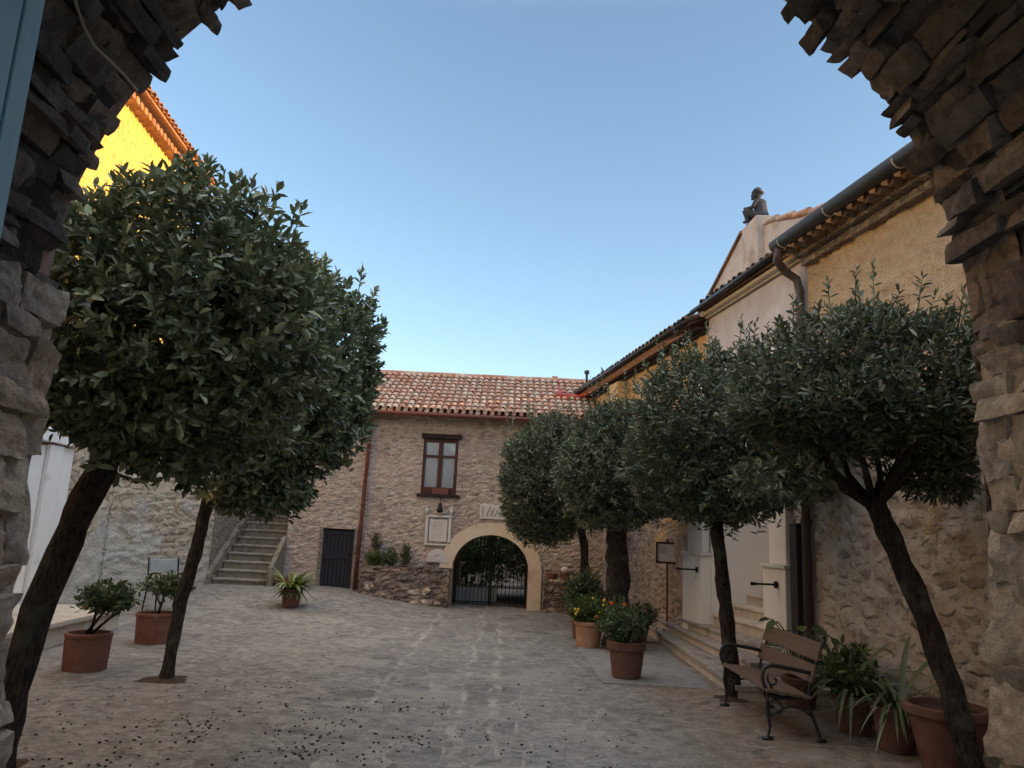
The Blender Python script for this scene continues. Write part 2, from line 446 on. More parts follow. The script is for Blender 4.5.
def paving():
    g = G('stone_paving')
    d = g.n('VectorMath', [g.noise(1.3, out=1, detail=4), (.5, .5, .5)], operation='SUBTRACT')
    p = g.n('VectorMath', [d, (.34, .34, 0), g.pos], operation='MULTIPLY_ADD')
    d2 = g.n('VectorMath', [g.noise(7, out=1, detail=3), (.5, .5, .5)], operation='SUBTRACT')
    p = g.n('VectorMath', [d2, (.07, .07, 0), p], operation='MULTIPLY_ADD')
    x = g.n('SeparateXYZ', [p]); y = g.n('SeparateXYZ', [p], out=1)
    def cells(w_, h_, r_):
        q = g.n('CombineXYZ', [g.math('DIVIDE', x, w_), g.math('DIVIDE', y, h_), 0.0])
        c_ = g.n('TexVoronoi', {'Vector': q, 'Scale': 1.0, 'Randomness': r_}, out=1, voronoi_dimensions='2D')
        e_ = g.n('TexVoronoi', {'Vector': q, 'Scale': 1.0, 'Randomness': r_}, feature='DISTANCE_TO_EDGE', voronoi_dimensions='2D')
        return g.n('SeparateXYZ', [c_]), e_
    fine = g.noise(38, detail=8, rough=.72)
    mid = g.noise(7, detail=7, rough=.68)
    big = g.noise(.8, detail=6, rough=.62)
    ra, ea = cells(.46, .30, .95)          # rough flags
    rb, eb = cells(.36, .52, .45)          # dressed slabs of the central strip
    strip = g.step(g.math('ABSOLUTE', g.math('ADD', x, .05)), 1.25, .85)
    rnd = g.mix(strip, ra, rb)
    ed = g.mix(strip, ea, eb)
    wear = g.noise(2.1, detail=5, rough=.65)
    jw = g.math('MULTIPLY', g.step(g.math('ADD', ed, g.math('MULTIPLY', g.math('SUBTRACT', mid, .5), .16)), .065, .015), g.step(wear, .40, .60))
    c = g.ramp(rnd, [(0, lin(128, 126, 124)), (.25, lin(148, 145, 141)), (.5, lin(138, 136, 133)), (.75, lin(155, 151, 146)), (1, lin(122, 119, 117))])
    # earth-stained right side, warmer left side
    c = g.mix(g.math('MULTIPLY', g.step(x, 1.0, 2.4), .8), c, lin(150, 131, 112))
    c = g.mix(g.math('MULTIPLY', g.step(x, -1.4, -3.2), .35), c, lin(164, 157, 148))
    c = g.mix(.85, c, g.ramp(mid, [(.3, .2), (.7, .78)]), 'OVERLAY')
    c = g.mix(.75, c, g.ramp(fine, [(.3, .2), (.7, .8)]), 'OVERLAY')
    c = g.mix(g.math('MULTIPLY', g.step(big, .50, .64), .5), c, lin(172, 166, 158))
    c = g.mix(g.math('MULTIPLY', g.step(g.noise(1.5, g.vscale(g.pos, (1, .7, 1)), detail=7, rough=.72), .54, .68), .6), c, lin(106, 104, 100))
    sc = g.step(g.noise(2.6, g.vscale(g.pos, (1, 2.0, 1)), detail=8, rough=.74), .63, .69)
    c = g.mix(g.math('MULTIPLY', sc, .75), c, lin(198, 191, 182))
    # mortar-filled drainage lines down the middle and the left border of the strip
    lines = None
    for x0_ in (-.36, -.02, -1.25):
        l_ = g.step(g.math('ABSOLUTE', g.math('SUBTRACT', x, x0_)), .05, .02)
        lines = l_ if lines is None else g.math('MAXIMUM', lines, l_)
    lines = g.math('MULTIPLY', lines, g.step(g.noise(1.9, detail=6, rough=.7), .42, .60))
    jc = g.mix(g.step(g.noise(3.5, detail=4), .42, .58), lin(92, 87, 82), lin(190, 184, 176))
    jc = g.mix(g.math('MULTIPLY', strip, .75), jc, lin(188, 183, 176))
    c = g.mix(g.math('MULTIPLY', jw, .72), c, jc)
    c = g.mix(g.math('MULTIPLY', lines, .7), c, lin(190, 184, 176))
    h = g.math('ADD', g.math('MULTIPLY', mid, .8), g.math('MULTIPLY', fine, .5))
    h = g.math('ADD', h, g.math('MULTIPLY', rnd, .18))
    h = g.math('SUBTRACT', h, g.math('MULTIPLY', jw, .2))
    return g.finish(c, g.ramp(mid, [(.3, .55), (.7, .9)]), g.bump(h, .06), .3)
M['paving'] = paving()
M['slab'] = plain('dark_grey_slab', lin(138, 135, 133), .8, .4, 7, .012, .25, dirtcol=lin(118, 112, 108), dsc=2)


# ------------------------------------------------------------------ setting: ground
def sst(t): t = min(1, max(0, t)); return t * t * (3 - 2 * t)
def gz(x, y):
    return .33 * sst((-x - .9) / 3.6) * sst((y - 12.5) / 5.0)
def axis(lo, hi, st, far):
    a = list(np.arange(lo, hi + 1e-6, st))
    out = [lo - d for d in (far, far / 4, far / 12, far / 40)]
    return out + a + [hi + d for d in (far / 40, far / 12, far / 4, far)]
gx, gy = axis(-8, 6, .16, 500), axis(-3, 21, .16, 500)
gv = [(x, y, gz(x, y) + (.018 * mn.noise(Vector((x * .9, y * .9, 0))) + .007 * mn.noise(Vector((x * 3.3, y * 3.3, 4))) if abs(x) < 9 and -4 < y < 22 else 0)) for y in gy for x in gx]
nx = len(gx)
gf = [(j * nx + i, j * nx + i + 1, (j + 1) * nx + i + 1, (j + 1) * nx + i) for j in range(len(gy) - 1) for i in range(nx - 1)]
tag(mesh('courtyard_paving', gv, gf, M['paving'], smooth=True), kind='structure')


# ------------------------------------------------------------------ wall sheets
def sheet(a0, a1, z0, z1, holes, step, mapf, amp=0.0, cell=(.25, .15), seed=0.0, z0f=None):
    """grid of quads over (a,z) minus rectangular holes; mapf(a,z,d)->world; displaced like rubble. reveals are added apart"""
    ca = sorted({a0, a1} | {h[0] for h in holes} | {h[1] for h in holes})
    cz = sorted({z0, z1} | {h[2] for h in holes} | {h[3] for h in holes})
    def fill(c, lo, hi):
        c = [k for k in c if lo - 1e-9 <= k <= hi + 1e-9]
        out = []
        for p, q in zip(c, c[1:]):
            n = max(1, int(round((q - p) / step)))
            out += [p + (q - p) * i / n for i in range(n)]
        return out + [c[-1]]
    A, Z = fill(ca, a0, a1), fill(cz, z0, z1)
    vs = []
    for z in Z:
        for a in A:
            d = 0.0
            edge = any(h[0] - 1e-6 <= a <= h[1] + 1e-6 and h[2] - 1e-6 <= z <= h[3] + 1e-6 for h in holes) or a in (a0, a1) or z == z1
            if amp and not edge:
                q = Vector((a / cell[0] + .5 * mn.noise(Vector((a * 3, z * 3, seed))), z / cell[1] + .5 * mn.noise(Vector((a * 3, z * 3, seed + 9))), seed))
                dd, _ = mn.voronoi(q)
                d = amp * (min(1.0, (dd[1] - dd[0]) * 2.2) - .5 + .6 * mn.noise(Vector((a * 1.3, z * 1.3, seed))))
            vs.append(mapf(a, z, d))
    n = len(A)
    fs = []
    for j in range(len(Z) - 1):
        for i in range(n - 1):
            am, zm = (A[i] + A[i + 1]) / 2, (Z[j] + Z[j + 1]) / 2
            if any(h[0] < am < h[1] and h[2] < zm < h[3] for h in holes): continue
            fs.append((j * n + i, j * n + i + 1, (j + 1) * n + i + 1, (j + 1) * n + i))
    return vs, fs


def reveal(mb, h, mapf, depth, bottom=True):
    a0, a1, z0, z1 = h
    P = lambda a, z, d: mapf(a, z, d)
    for (p, q) in (((a0, z0), (a0, z1)), ((a0, z1), (a1, z1)), ((a1, z1), (a1, z0))) + ((((a1, z0), (a0, z0)),) if bottom else ()):
        mb.add([P(*p, 0), P(*q, 0), P(*q, -depth), P(*p, -depth)], [(0, 1, 2, 3)])


def arch_fill(mb, xc, hw, zs, hh, ztop, mapf, depth, n=24, z0=None):
    """fills the top of a rectangular hole down to a semi-elliptic arch, with soffit and jambs of the given depth"""
    pts = [(xc - hw * math.cos(math.pi * i / n), zs + hh * math.sin(math.pi * i / n)) for i in range(n + 1)]
    for p, q in zip(pts, pts[1:]):
        mb.add([mapf(p[0], p[1], 0), mapf(q[0], q[1], 0), mapf(q[0], ztop, 0), mapf(p[0], ztop, 0)], [(0, 1, 2, 3)])
    if z0 is not None: pts = [(xc - hw, z0)] + pts + [(xc + hw, z0)]
    for p, q in zip(pts, pts[1:]):
        mb.add([mapf(p[0], p[1], 0), mapf(q[0], q[1], 0), mapf(q[0], q[1], -depth), mapf(p[0], p[1], -depth)], [(0, 3, 2, 1)])


# ------------------------------------------------------------------ roof tiles
def tile_roof(p0, ud, L, sv, S, mat_t, parent, sp=.17, rl=.36, name='roof', bedm=None):
    """barrel tiles: eave from p0 along unit ud for L, rising along unit sv for S"""
    p0, ud, sv = Vector(p0), Vector(ud).normalized(), Vector(sv).normalized()
    nv = ud.cross(sv)
    if nv.z < 0: nv = -nv
    mb = MB()
    nc, nr = int(L / sp), int(S / rl)
    rnd = random.Random(3)
    for i in range(nc + 1):
        for j in range(nr):
            for kind in (0, 1):
                if kind == 0 and i == nc: continue
                c = p0 + ud * ((i + (.5 if kind == 0 else 0)) * sp + rnd.uniform(-.012, .012)) + sv * (j * rl + rnd.uniform(-.02, .02) - (.03 if kind else 0.0))
                ra, rb = (sp * .40, sp * .33) if kind == 0 else (sp * .36, sp * .30)
                lift = .02 + (.028 if kind == 0 else .0)
                a = rnd.uniform(-.03, .03)
                d = (sv + ud * a).normalized()
                vs = []
                for (t, rr, lf) in ((0, ra, lift + .018), (rl * 1.12, rb, lift - .01)):
                    for k in range(7):
                        th = math.pi * k / 6
                        hgt = math.sin(th) * rr * (.85 if kind == 0 else -.6)
                        for thick in ((0, .012)):
                            vs.append(c + d * t + ud * (math.cos(th) * (rr - thick * .6)) + nv * (lf + hgt - thick + (0 if kind == 0 else rr * .35)))
                fs = []
                for k in range(6):
                    o, q = k * 2, 14 + k * 2
                    fs += [(o, o + 2, q + 2, q), (o + 1, q + 1, q + 3, o + 3), (o, o + 1, o + 3, o + 2)]
                mb.add(vs, fs)
    mb.build(name + '_tiles', mat_t, parent, smooth=False)
    b = MB()
    q = [p0, p0 + ud * L, p0 + ud * L + sv * S, p0 + sv * S]
    b.prism([v - nv * .045 for v in q], nv * .035)
    return b.build(name, bedm or M['tile_bed'], parent)


# ================================================================== GATEWAY ARCH (camera stands inside)
AC, AR, AY = (-0.02, 2.5), 1.60, 2.66       # arch centre (x,z), radius, courtyard face
gate = thing('stone_archway', 'rough rubble stone arch framing the view, dark vault overhead', 'archway', (0, AY, 0))
def arc_pt(s, rad):
    """s along left jamb (0..2.5), arc, right jamb; rad = distance from the axis"""
    if s < 2.5: return (AC[0] - rad + .075 - .032 * s, s), (-1, 0)
    al = math.pi * AR
    if s < 2.5 + al:
        th = math.pi - (s - 2.5) / AR
        return (AC[0] + rad * math.cos(th) - .035 * max(0, -math.cos(th)) ** 2 + .05 * max(0, math.cos(th)) ** 4, AC[1] + rad * math.sin(th)), (math.cos(th), math.sin(th))
    return (AC[0] + rad + .06, 2.5 - (s - 2.5 - al)), (1, 0)
STOT = 5.0 + math.pi * AR
# stone template: rounded cube surface grid
def stone_template(n=4):
    idx, vs, fs = {}, [], []
    def vid(i, j, k):
        if (i, j, k) not in idx:
            idx[(i, j, k)] = len(vs)
            vs.append((i / n * 2 - 1, j / n * 2 - 1, k / n * 2 - 1))
        return idx[(i, j, k)]
    for a in range(n):
        for b in range(n):
            for f in ((0, 0), (n, 1)):
                for ax in range(3):
                    q = []
                    for (da, db) in ((0, 0), (1, 0), (1, 1), (0, 1)):
                        c = [0, 0, 0]
                        c[ax] = f[0]; c[(ax + 1) % 3] = a + da; c[(ax + 2) % 3] = b + db
                        q.append(vid(*c))
                    fs.append(tuple(q) if f[1] else tuple(q[::-1]))
    return np.array(vs), fs
TV, TF = stone_template(8)
def add_stone(mb, fr, size, jit=.16, rnd=random):
    """fr(a,b,c)->world for local metres; size=(sa,sb,sc) half sizes"""
    seed = Vector((rnd.uniform(0, 90), rnd.uniform(0, 90), rnd.uniform(0, 90)))
    out = []
    sk = [rnd.uniform(-jit, jit) for _ in range(6)]
    ms = min(1.0, min(size) / .075)
    for v in TV:
        v2 = v * 1.0
        r_ = np.linalg.norm(v2)
        k = (1 / max(np.abs(v2).max(), 1e-6))
        sph = v2 / r_ * 1.28
        v3 = v2 * .91 + sph * .09
        v3 = v3 + np.array([sk[0] * v2[1] + sk[1] * v2[2], sk[2] * v2[0] + sk[3] * v2[2], sk[4] * v2[0] + sk[5] * v2[1]])
        q = Vector(v3 * size)
        nz = Vector(v2).normalized() * (mn.noise(q * 8 + seed) * .030 + mn.noise(q * 21 + seed) * .018 + mn.noise(q * 48 + seed) * .008) * ms
        q = q + nz
        out.append(fr(q.x, q.y, q.z))
    mb.add(out, TF)
rs = random.Random(21)
parts_mb = {'jamb_l': MB(), 'jamb_r': MB(), 'ring': MB(), 'deep': MB()}
s = 0.0
al0, al1 = 2.5, 2.5 + math.pi * AR
while s < STOT:
    on_arch = al0 - .1 < s < al1 + .1
    t = rs.choice([rs.uniform(.032, .05), rs.uniform(.038, .065), rs.uniform(.05, .09), rs.uniform(.07, .12)]) if on_arch else rs.uniform(.06, .22)
    if s + t > STOT: break
    y = AY + rs.uniform(-.05, .05)
    first = True
    while y > .45:
        ln = rs.uniform(.12, .30) if first else rs.uniform(.14, .40)
        prot = rs.uniform(.03, .08) if on_arch else rs.uniform(.06, .10)
        if on_arch and first and t < .08: prot = rs.uniform(.06, .12)
        if on_arch and not first: prot = rs.uniform(.05, .13)
        th_off = t / 2
        rad = AR + .11 - prot
        dep = .12
        (c, nrm) = arc_pt(s + th_off, rad + dep)
        tx, tz = nrm[1], -nrm[0]          # along the arc
        yc = y - ln / 2
        rot = rs.uniform(-.06, .06) + (rs.uniform(-.09, .09) if on_arch else 0)
        def fr(a, b, cc, c=c, nrm=nrm, tx=tx, tz=tz, yc=yc, rot=rot):
            a2, c2 = a * math.cos(rot) - cc * math.sin(rot), a * math.sin(rot) + cc * math.cos(rot)
            return (c[0] + tx * a2 + nrm[0] * c2, yc + b, c[1] + tz * a2 + nrm[1] * c2)
        mbk = parts_mb['jamb_l'] if s < al0 - .1 else parts_mb['jamb_r'] if s > al1 + .1 else (parts_mb['ring'] if first or y > AY - .45 else parts_mb['deep'])
        add_stone(mbk, fr, (t / 2 * rs.uniform(.93, 1.06), ln / 2 * .99, dep), rnd=rs)
        y -= ln
        first = False
    s += t * rs.uniform(.97, 1.03)
parts_mb['jamb_l'].build('jamb', M['arch_stone'], gate, smooth=True, sharp=32)
parts_mb['jamb_r'].build('jamb', M['arch_stone'], gate, smooth=True, sharp=32)
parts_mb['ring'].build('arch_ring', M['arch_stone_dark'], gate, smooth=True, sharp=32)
M['vault_stone_dark'] = archstone('dark_vault_stone', [lin(82, 80, 80), lin(70, 69, 71), lin(96, 92, 88), lin(62, 61, 63)], lin(54, 54, 56))  # darkest stone colours, for the courses deeper in the vault
parts_mb['deep'].build('vault_stones', M['vault_stone_dark'], gate, smooth=True, sharp=32)
# mortar bed behind the stones and the rest of the passage vault
def bed(s0, s1, y0, y1, name, mat, rad=AR + .06, amp=.035):
    ns, ny = max(2, int((s1 - s0) / .05)), max(2, int((y1 - y0) / .06))
    vs, fs = [], []
    for i in range(ns + 1):
        for j in range(ny + 1):
            ss, yy = s0 + (s1 - s0) * i / ns, y0 + (y1 - y0) * j / ny
            (c, nn) = arc_pt(ss, rad)
            p = Vector((c[0], yy, c[1]))
            d = amp * (mn.noise(p * 4) * .6 + mn.noise(p * 11) * .5)
            vs.append((p.x + nn[0] * d, yy, p.z + nn[1] * d))
    for i in range(ns):
        for j in range(ny):
            a = i * (ny + 1) + j
            fs.append((a, a + 1, a + ny + 2, a + ny + 1))
    return mesh(name, vs, fs, mat, gate, smooth=True)
bed(0, al0, -2.6, AY + .015, 'passage_wall', M['arch_mortar'], AR + .048, .05)
bed(al1, STOT, -2.6, AY + .015, 'passage_wall', M['arch_mortar'], AR + .048, .05)
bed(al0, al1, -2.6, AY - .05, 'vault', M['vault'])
# gatehouse front (towards the courtyard) and its body above the vault
mb = MB()
mf = lambda a, z, d: (a, AY + .02 + d, z)
hole = (AC[0] - AR - .1, AC[0] + AR + .1, 0, AC[1] + AR + .12)
v, f = sheet(-7.0, 5.4, 0, 4.9, [hole], .5, mf)
mb.add(v, f)
arch_fill(mb, AC[0], AR + .1, AC[1], AR + .1, hole[3], mf, .3)
mb.build('front_wall', M['rubble'], gate)
mb = MB(); mb.box(-7, 5.4, -2.6, AY - .02, 4.6, 4.88)
mb.box(-7, -2.0, -2.58, -2.4, 0, 4.6); mb.box(2.0, 5.4, -2.58, -2.4, 0, 4.6); mb.box(-2.0, 2.0, -2.58, -2.4, 4.3, 4.6); mb.box(2.0, 5.4, -2.39, AY - .03, 0, 4.59); mb.box(-7, -2.0, -2.39, AY - .03, 0, 4.59)
mb.build('upper_storey', M['rubble'], gate)
# blue metal door leaf folded back against the passage wall
lf = MB()
lf.box(-1.245, -1.215, .50, 1.66, .05, 4.2)
dr = lf.build('door', M['blue_door'], gate, bevel=.004)
dr['label'] = 'blue grey metal door leaf folded open inside the arch'
fr_ = MB()
fr_.box(-1.214, -1.188, 1.607, 1.66, .05, 4.2)
fr_.box(-1.214, -1.188, .50, .55, .05, 4.2)
fr_.box(-1.214, -1.190, .56, 1.592, .05, 4.2)
fr_.build('door_frame', M['blue_door'], dr, bevel=.004)
# thin cable
pts = [(-1.32, 1.94, 3.18), (-1.33, 1.99, 3.16), (-1.34, 2.05, 3.14), (-1.35, 2.13, 3.13), (-1.34, 2.2, 3.13), (-1.34, 2.3, 3.14), (-1.34, 2.39, 3.14)]
pts = [Vector(p) for p in pts]
cm = MB()
cm.tube([pts[i].lerp(pts[i + 1], t) for i in range(len(pts) - 1) for t in (0, .5)] + [pts[-1]], .005, 6)
tag(cm.build('cable', M['cable'], smooth=True), 'thin pale cable hanging down across the dark stones of the arch', 'cable')

# ================================================================== LEFT BUILDING (tall, sunlit top)
LW = lambda y: -6.6 - .06 * y
lb = thing('tall_house', 'tall house with sunlit yellow upper wall and grey stone base', 'house', (-8, 10, 0))
lm = lambda a, z, d: (LW(a) + d, a, z)
v, f = sheet(2.7, 16.8, 0, 4.3, [], .07, lm, .05, (.26, .16), 3.0)
mesh('lower_wall', v, f, M['left_wall'], lb, smooth=True)
mb = MB()
mb.hexa([(LW(2.7) - .03, 2.7, 4.3), (LW(16.8) - .03, 16.8, 4.3), (-15, 16.8, 4.3), (-15, 2.7, 4.3), (LW(2.7) - .03, 2.7, 9.35), (LW(16.8) - .03, 16.8, 9.35), (-15, 16.8, 9.35), (-15, 2.7, 9.35)])
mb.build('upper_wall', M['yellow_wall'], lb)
mb = MB()
mb.hexa([(LW(16.8), 16.78, 0), (LW(16.8), 16.8, 0), (-15, 16.8, 0), (-15, 16.78, 0), (LW(16.8), 16.78, 4.3), (LW(16.8), 16.8, 4.3), (-15, 16.8, 4.3), (-15, 16.78, 4.3)])
mb.build('end_wall', M['left_wall'], lb)
ea, eb = Vector((LW(2.7) + .38, 2.7, 9.42)), Vector((LW(16.95) + .38, 16.95, 9.42))
sv = Vector((-math.cos(R(20)), 0, math.sin(R(20))))
tile_roof(ea, eb - ea, (eb - ea).length, sv, 4.4, M['tile_orange'], lb, .19, .4, bedm=M['tile_orange'])
# cornice of tile ends under the eave
mb = MB()
yy = 3.0
while yy < 16.6:
    x = LW(yy)
    mb.tube([(x - .05, yy, 9.26), (x + .20, yy, 9.27)], .075, 8)
    yy += .19
mb.build('eave_cornice', M['tile_orange'], lb)
# white door surround with plinth
mb = MB()
for (y0, y1, pr) in ((11.95, 12.35, .10), (12.42, 12.75, .06)):
    mb.hexa([(LW(y0) - .02, y0, 0), (LW(y0) + pr + .05, y0, 0), (LW(y1) + pr + .05, y1, 0), (LW(y1) - .02, y1, 0), (LW(y0) - .02, y0, 2.75), (LW(y0) + pr + .05, y0, 2.75), (LW(y1) + pr + .05, y1, 2.75), (LW(y1) - .02, y1, 2.75)])
mb.hexa([(LW(9.8) - .02, 9.8, 2.78), (LW(9.8) + .2, 9.8, 2.78), (LW(12.85) + .2, 12.85, 2.78), (LW(12.85) - .02, 12.85, 2.78), (LW(9.8) - .02, 9.8, 3.0), (LW(9.8) + .2, 9.8, 3.0), (LW(12.85) + .2, 12.85, 3.0), (LW(12.85) - .02, 12.85, 3.0)])
mb.hexa([(LW(9.9) - .02, 9.9, 0), (LW(9.9) + .13, 9.9, 0), (LW(10.3) + .13, 10.3, 0), (LW(10.3) - .02, 10.3, 0), (LW(9.9) - .02, 9.9, 2.75), (LW(9.9) + .13, 9.9, 2.75), (LW(10.3) + .13, 10.3, 2.75), (LW(10.3) - .02, 10.3, 2.75)])
mb.build('door_surround', M['white'], lb, bevel=.01)
mb = MB(); mb.hexa([(LW(10.3) - .02, 10.32, .3), (LW(10.3) + .075, 10.32, .3), (LW(11.93) + .075, 11.93, .3), (LW(11.93) - .02, 11.93, .3), (LW(10.3) - .02, 10.32, 2.72), (LW(10.3) + .075, 10.32, 2.72), (LW(11.93) + .075, 11.93, 2.72), (LW(11.93) - .02, 11.93, 2.72)])
mb.build('door', M['white'], lb)
# doorstep platform
dp = thing('doorstep_platform', 'low pale grey stone platform along the left wall', 'step', (-6.4, 10.5, 0))
mb = MB(); mb.hexa([(-7.15, 7.5, 0), (-5.62, 7.5, 0), (-5.85, 12.2, 0), (-7.28, 12.2, 0), (-7.15, 7.5, .25), (-5.62, 7.5, .25), (-5.85, 12.2, .25), (-7.28, 12.2, .25)])
mb.build('base', M['pale_step'], dp, bevel=.01)
mb = MB(); mb.hexa([(-7.14, 7.4, .252), (-5.56, 7.4, .252), (-5.79, 12.26, .252), (-7.28, 12.26, .252), (-7.14, 7.4, .32), (-5.56, 7.4, .32), (-5.79, 12.26, .32), (-7.28, 12.26, .32)])
mb.build('slab', M['pale_step'], dp, bevel=.012)

# ================================================================== STAIRS at the far left
st = thing('stone_staircase', 'mossy grey stone staircase climbing beside the far house', 'staircase', (-5.8, 17.4, .3))
z = .27
for i in range(12):
    y0 = 17.4 + i * .27
    mb = MB(); mb.box(-6.42, -5.20, y0 + .015, 21.2, z - (.35 if i == 0 else 0.0), z + .135)
    rz = mb.build('step', M['riser'], st)
    mb = MB(); mb.box(-6.43, -5.19, y0 - .02, y0 + .31, z + .1355, z + .18)
    mb.build('tread', M['tread'], rz, bevel=.01)
    z += .18
    if i == 11: ztop = z
mb = MB(); mb.prism([(-6.56, 17.25, 0), (-6.56, 17.25, .52), (-6.56, 21.2, 3.1), (-6.56, 21.2, 0)], (.12, 0, 0))
mb.build('side_wall', M['stair_wall'], st, bevel=.015)
mb = MB(); mb.prism([(-5.185, 17.25, .2), (-5.185, 17.25, .72), (-5.185, 18.18, 1.42), (-5.185, 18.18, .2)], (.10, 0, 0))
mb.build('side_wall', M['riser'], st, bevel=.01)
mb = MB(); mb.box(-12, -5.2, 21.2, 21.4, 0, 4.6); mb.box(-7.1, -6.57, 17.3, 21.19, 0, 3.9)
mb.build('back_wall', M['stair_wall'], st)
# retaining wall joining the left house to the stairs
A_, B_ = Vector((LW(14.6) + .02, 14.6, 0)), Vector((-6.5, 17.3, 0))
rm = lambda a, z, d: tuple(A_.lerp(B_, a) + Vector((.93, -.35, 0)) * d + Vector((0, 0, z)))
v, f = sheet(0, 1, 0, 2.6, [], .03, rm, .045, (.09, .16), 5.0)
rw = mesh('retaining_wall', v, f, M['left_wall'], None, smooth=True)
so_ = rw.modifiers.new('solid', 'SOLIDIFY'); so_.thickness = .25; so_.offset = -1
tag(rw, 'grey plastered stone wall running up to the foot of the stairs', 'wall')

# ================================================================== FAR HOUSE
FY = 18.2
fh = thing('stone_house', 'two storey stone house with clay tile roof closing the courtyard', 'house', (-1.6, FY, 0))
fm = lambda a, z, d: (a, FY - d, z)
XC, HW = -.30, .89
win, dor, gat = (-2.05, -1.21, 2.55, 3.92), (-4.26, -3.52, .0, 1.64), (XC - HW, XC + HW, -.1, 1.66)
v, f = sheet(-5.1, 2.35, -.1, 4.42, [win, dor, gat], .055, fm, .028, (.2, .085), 1.0)
mb = MB(); mb.add(v, f)
reveal(mb, win, fm, .24); reveal(mb, dor, fm, .2, False)
arch_fill(mb, XC, HW, .86, .80, 1.66, fm, 3.2, z0=-.1)
mb.add([(-5.1, FY, -.1), (-5.1, 23.4, -.1), (-5.1, 23.4, 4.42), (-5.1, FY, 4.42), (2.35, FY, -.1), (2.35, 23.4, -.1), (2.35, 23.4, 4.42), (2.35, FY, 4.42), (-5.1, 21.0, 5.95), (2.35, 21.0, 5.95)],
       [(0, 1, 2, 8, 3), (4, 7, 9, 6, 5)])
mb.build('wall', M['facade'], fh)
mb = MB(); mb.box(-5.1, XC - HW - .1, 23.2, 23.4, -.1, 4.4); mb.box(XC + HW + .1, 2.35, 23.2, 23.4, -.1, 4.4); mb.box(XC - HW - .1, XC + HW + .1, 23.2, 23.4, 1.9, 4.4)
mb.build('back_wall', M['facade'], fh)
sl_ = math.atan2(5.95 - 4.46, 21.0 - 17.85)
tile_roof((-5.25, 17.82, 4.44), (1, 0, 0), 7.5, (0, math.cos(sl_), math.sin(sl_)), 3.5, M['tile_far'], fh, .172, .35)
mb = MB(); mb.prism([(-5.2, 21.05, 5.98), (-5.2, 23.6, 4.5), (-5.2, 23.6, 4.4), (-5.2, 21.05, 5.85)], (7.5, 0, 0)); mb.build('roof', M['tile_dark'], fh)
mb = MB()
x = -5.2
while x < 2.2:
    mb.tube([(x, 21.02, 5.985), (x + .4, 21.02, 6.0)], [.10, .085], 8); x += .36
mb.build('ridge_tiles', M['tile_far'], fh)
mb = MB(); mb.tube([(-5.2, 17.76, 4.40), (2.3, 17.76, 4.36)], .055, 10); mb.build('gutter', M['pipe_brown'], fh, smooth=True)
mb = MB(); mb.tube([(-3.30, 17.78, 4.36), (-3.31, 17.95, 4.26), (-3.33, 18.10, 4.1), (-3.37, 18.11, 2.0), (-3.40, 18.11, .3)], .045, 10)
for zz in (3.4, 2.2, 1.0): mb.tube([(-3.35 - .01 * (3.4 - zz), 18.105, zz), (-3.35 - .01 * (3.4 - zz), 18.105, zz + .04)], .058, 10)
mb.build('downpipe', M['pipe_brown'], fh, smooth=True)
# window
mb = MB()
x0, x1, z0, z1 = win
yf = FY + .015
mb.box(x0 + .002, x0 + .07, yf, yf + .06, z0, z1 - .06); mb.box(x1 - .07, x1 - .002, yf, yf + .06, z0, z1 - .06)
mb.box(x0 + .07, x1 - .07, yf, yf + .06, z0 + .002, z0 + .16); mb.box(x0 + .07, x1 - .07, yf, yf + .06, z1 - .14, z1 - .06)
xm = (x0 + x1) / 2
mb.box(xm - .05, xm + .05, yf - .004, yf + .055, z0 + .16, z1 - .14)
for xa, xb in ((x0 + .07, xm - .05), (xm + .05, x1 - .07)): mb.box(xa, xb, yf, yf + .05, 3.42, 3.47)
wf = mb.build('window', M['brown_wood'], fh, bevel=.004)
mb = MB(); mb.box(x0 + .07, x1 - .07, yf + .025, yf + .031, z0 + .16, z1 - .14); mb.build('pane', M['glass'], wf)
vs, fs = [], []
nc_ = 60
for i in range(nc_ + 1):
    xx = x0 + .03 + (x1 - x0 - .06) * i / nc_
    yy = yf + .065 + .012 * math.sin(i * 1.35) + .006 * math.sin(i * 3.1)
    vs += [(xx, yy, z0 + .1), (xx, yy, z1 - .08)]
fs = [(2 * i, 2 * i + 2, 2 * i + 3, 2 * i + 1) for i in range(nc_)]
mesh('curtain', vs, fs, M['curtain'], wf, smooth=True)
mb = MB(); mb.box(x0 - .02, x1 + .02, FY + .24, FY + .27, z0 - .1, z1 + .1); mb.build('room_back', M['dark_wood'], wf)
mb = MB(); mb.box(x0 - .08, x1 + .10, FY - .07, FY + .1, z0 - .075, z0 - .005); mb.build('sill', M['dark_wood'], wf, bevel=.008)
mb = MB(); mb.box(x0 - .05, x1 + .07, FY - .06, FY + .06, z1 - .055, z1 + .06); mb.build('lintel', M['dark_wood'], wf, bevel=.008)
# small black door
mb = MB()
for i in range(8): mb.box(-4.255 + i * .092, -4.255 + i * .092 + .085, FY + .08, FY + .12, .2, 1.625)
dd = mb.build('door', M['black_door'], fh, bevel=.006)
for zb in (.95, 1.51):
    mb = MB(); mb.box(-4.24, -3.54, FY + .06, FY + .079, zb, zb + .065); mb.build('batten', M['black_door'], dd)
mb = MB(); mb.box(-4.30, -3.50, FY + .125, FY + .16, 0, 1.7); mb.build('backing', M['dark_wood'], dd)
mb = MB(); mb.ball((-3.62, FY + .05, 1.08), .03); mb.build('handle', M['iron'], dd)
mb = MB(); mb.box(-4.34, -4.265, FY - .02, FY + .05, .0, 1.66); mb.box(-3.515, -3.44, FY - .02, FY + .05, .0, 1.66); mb.build('door_jamb', M['stair_wall'], dd, bevel=.01)
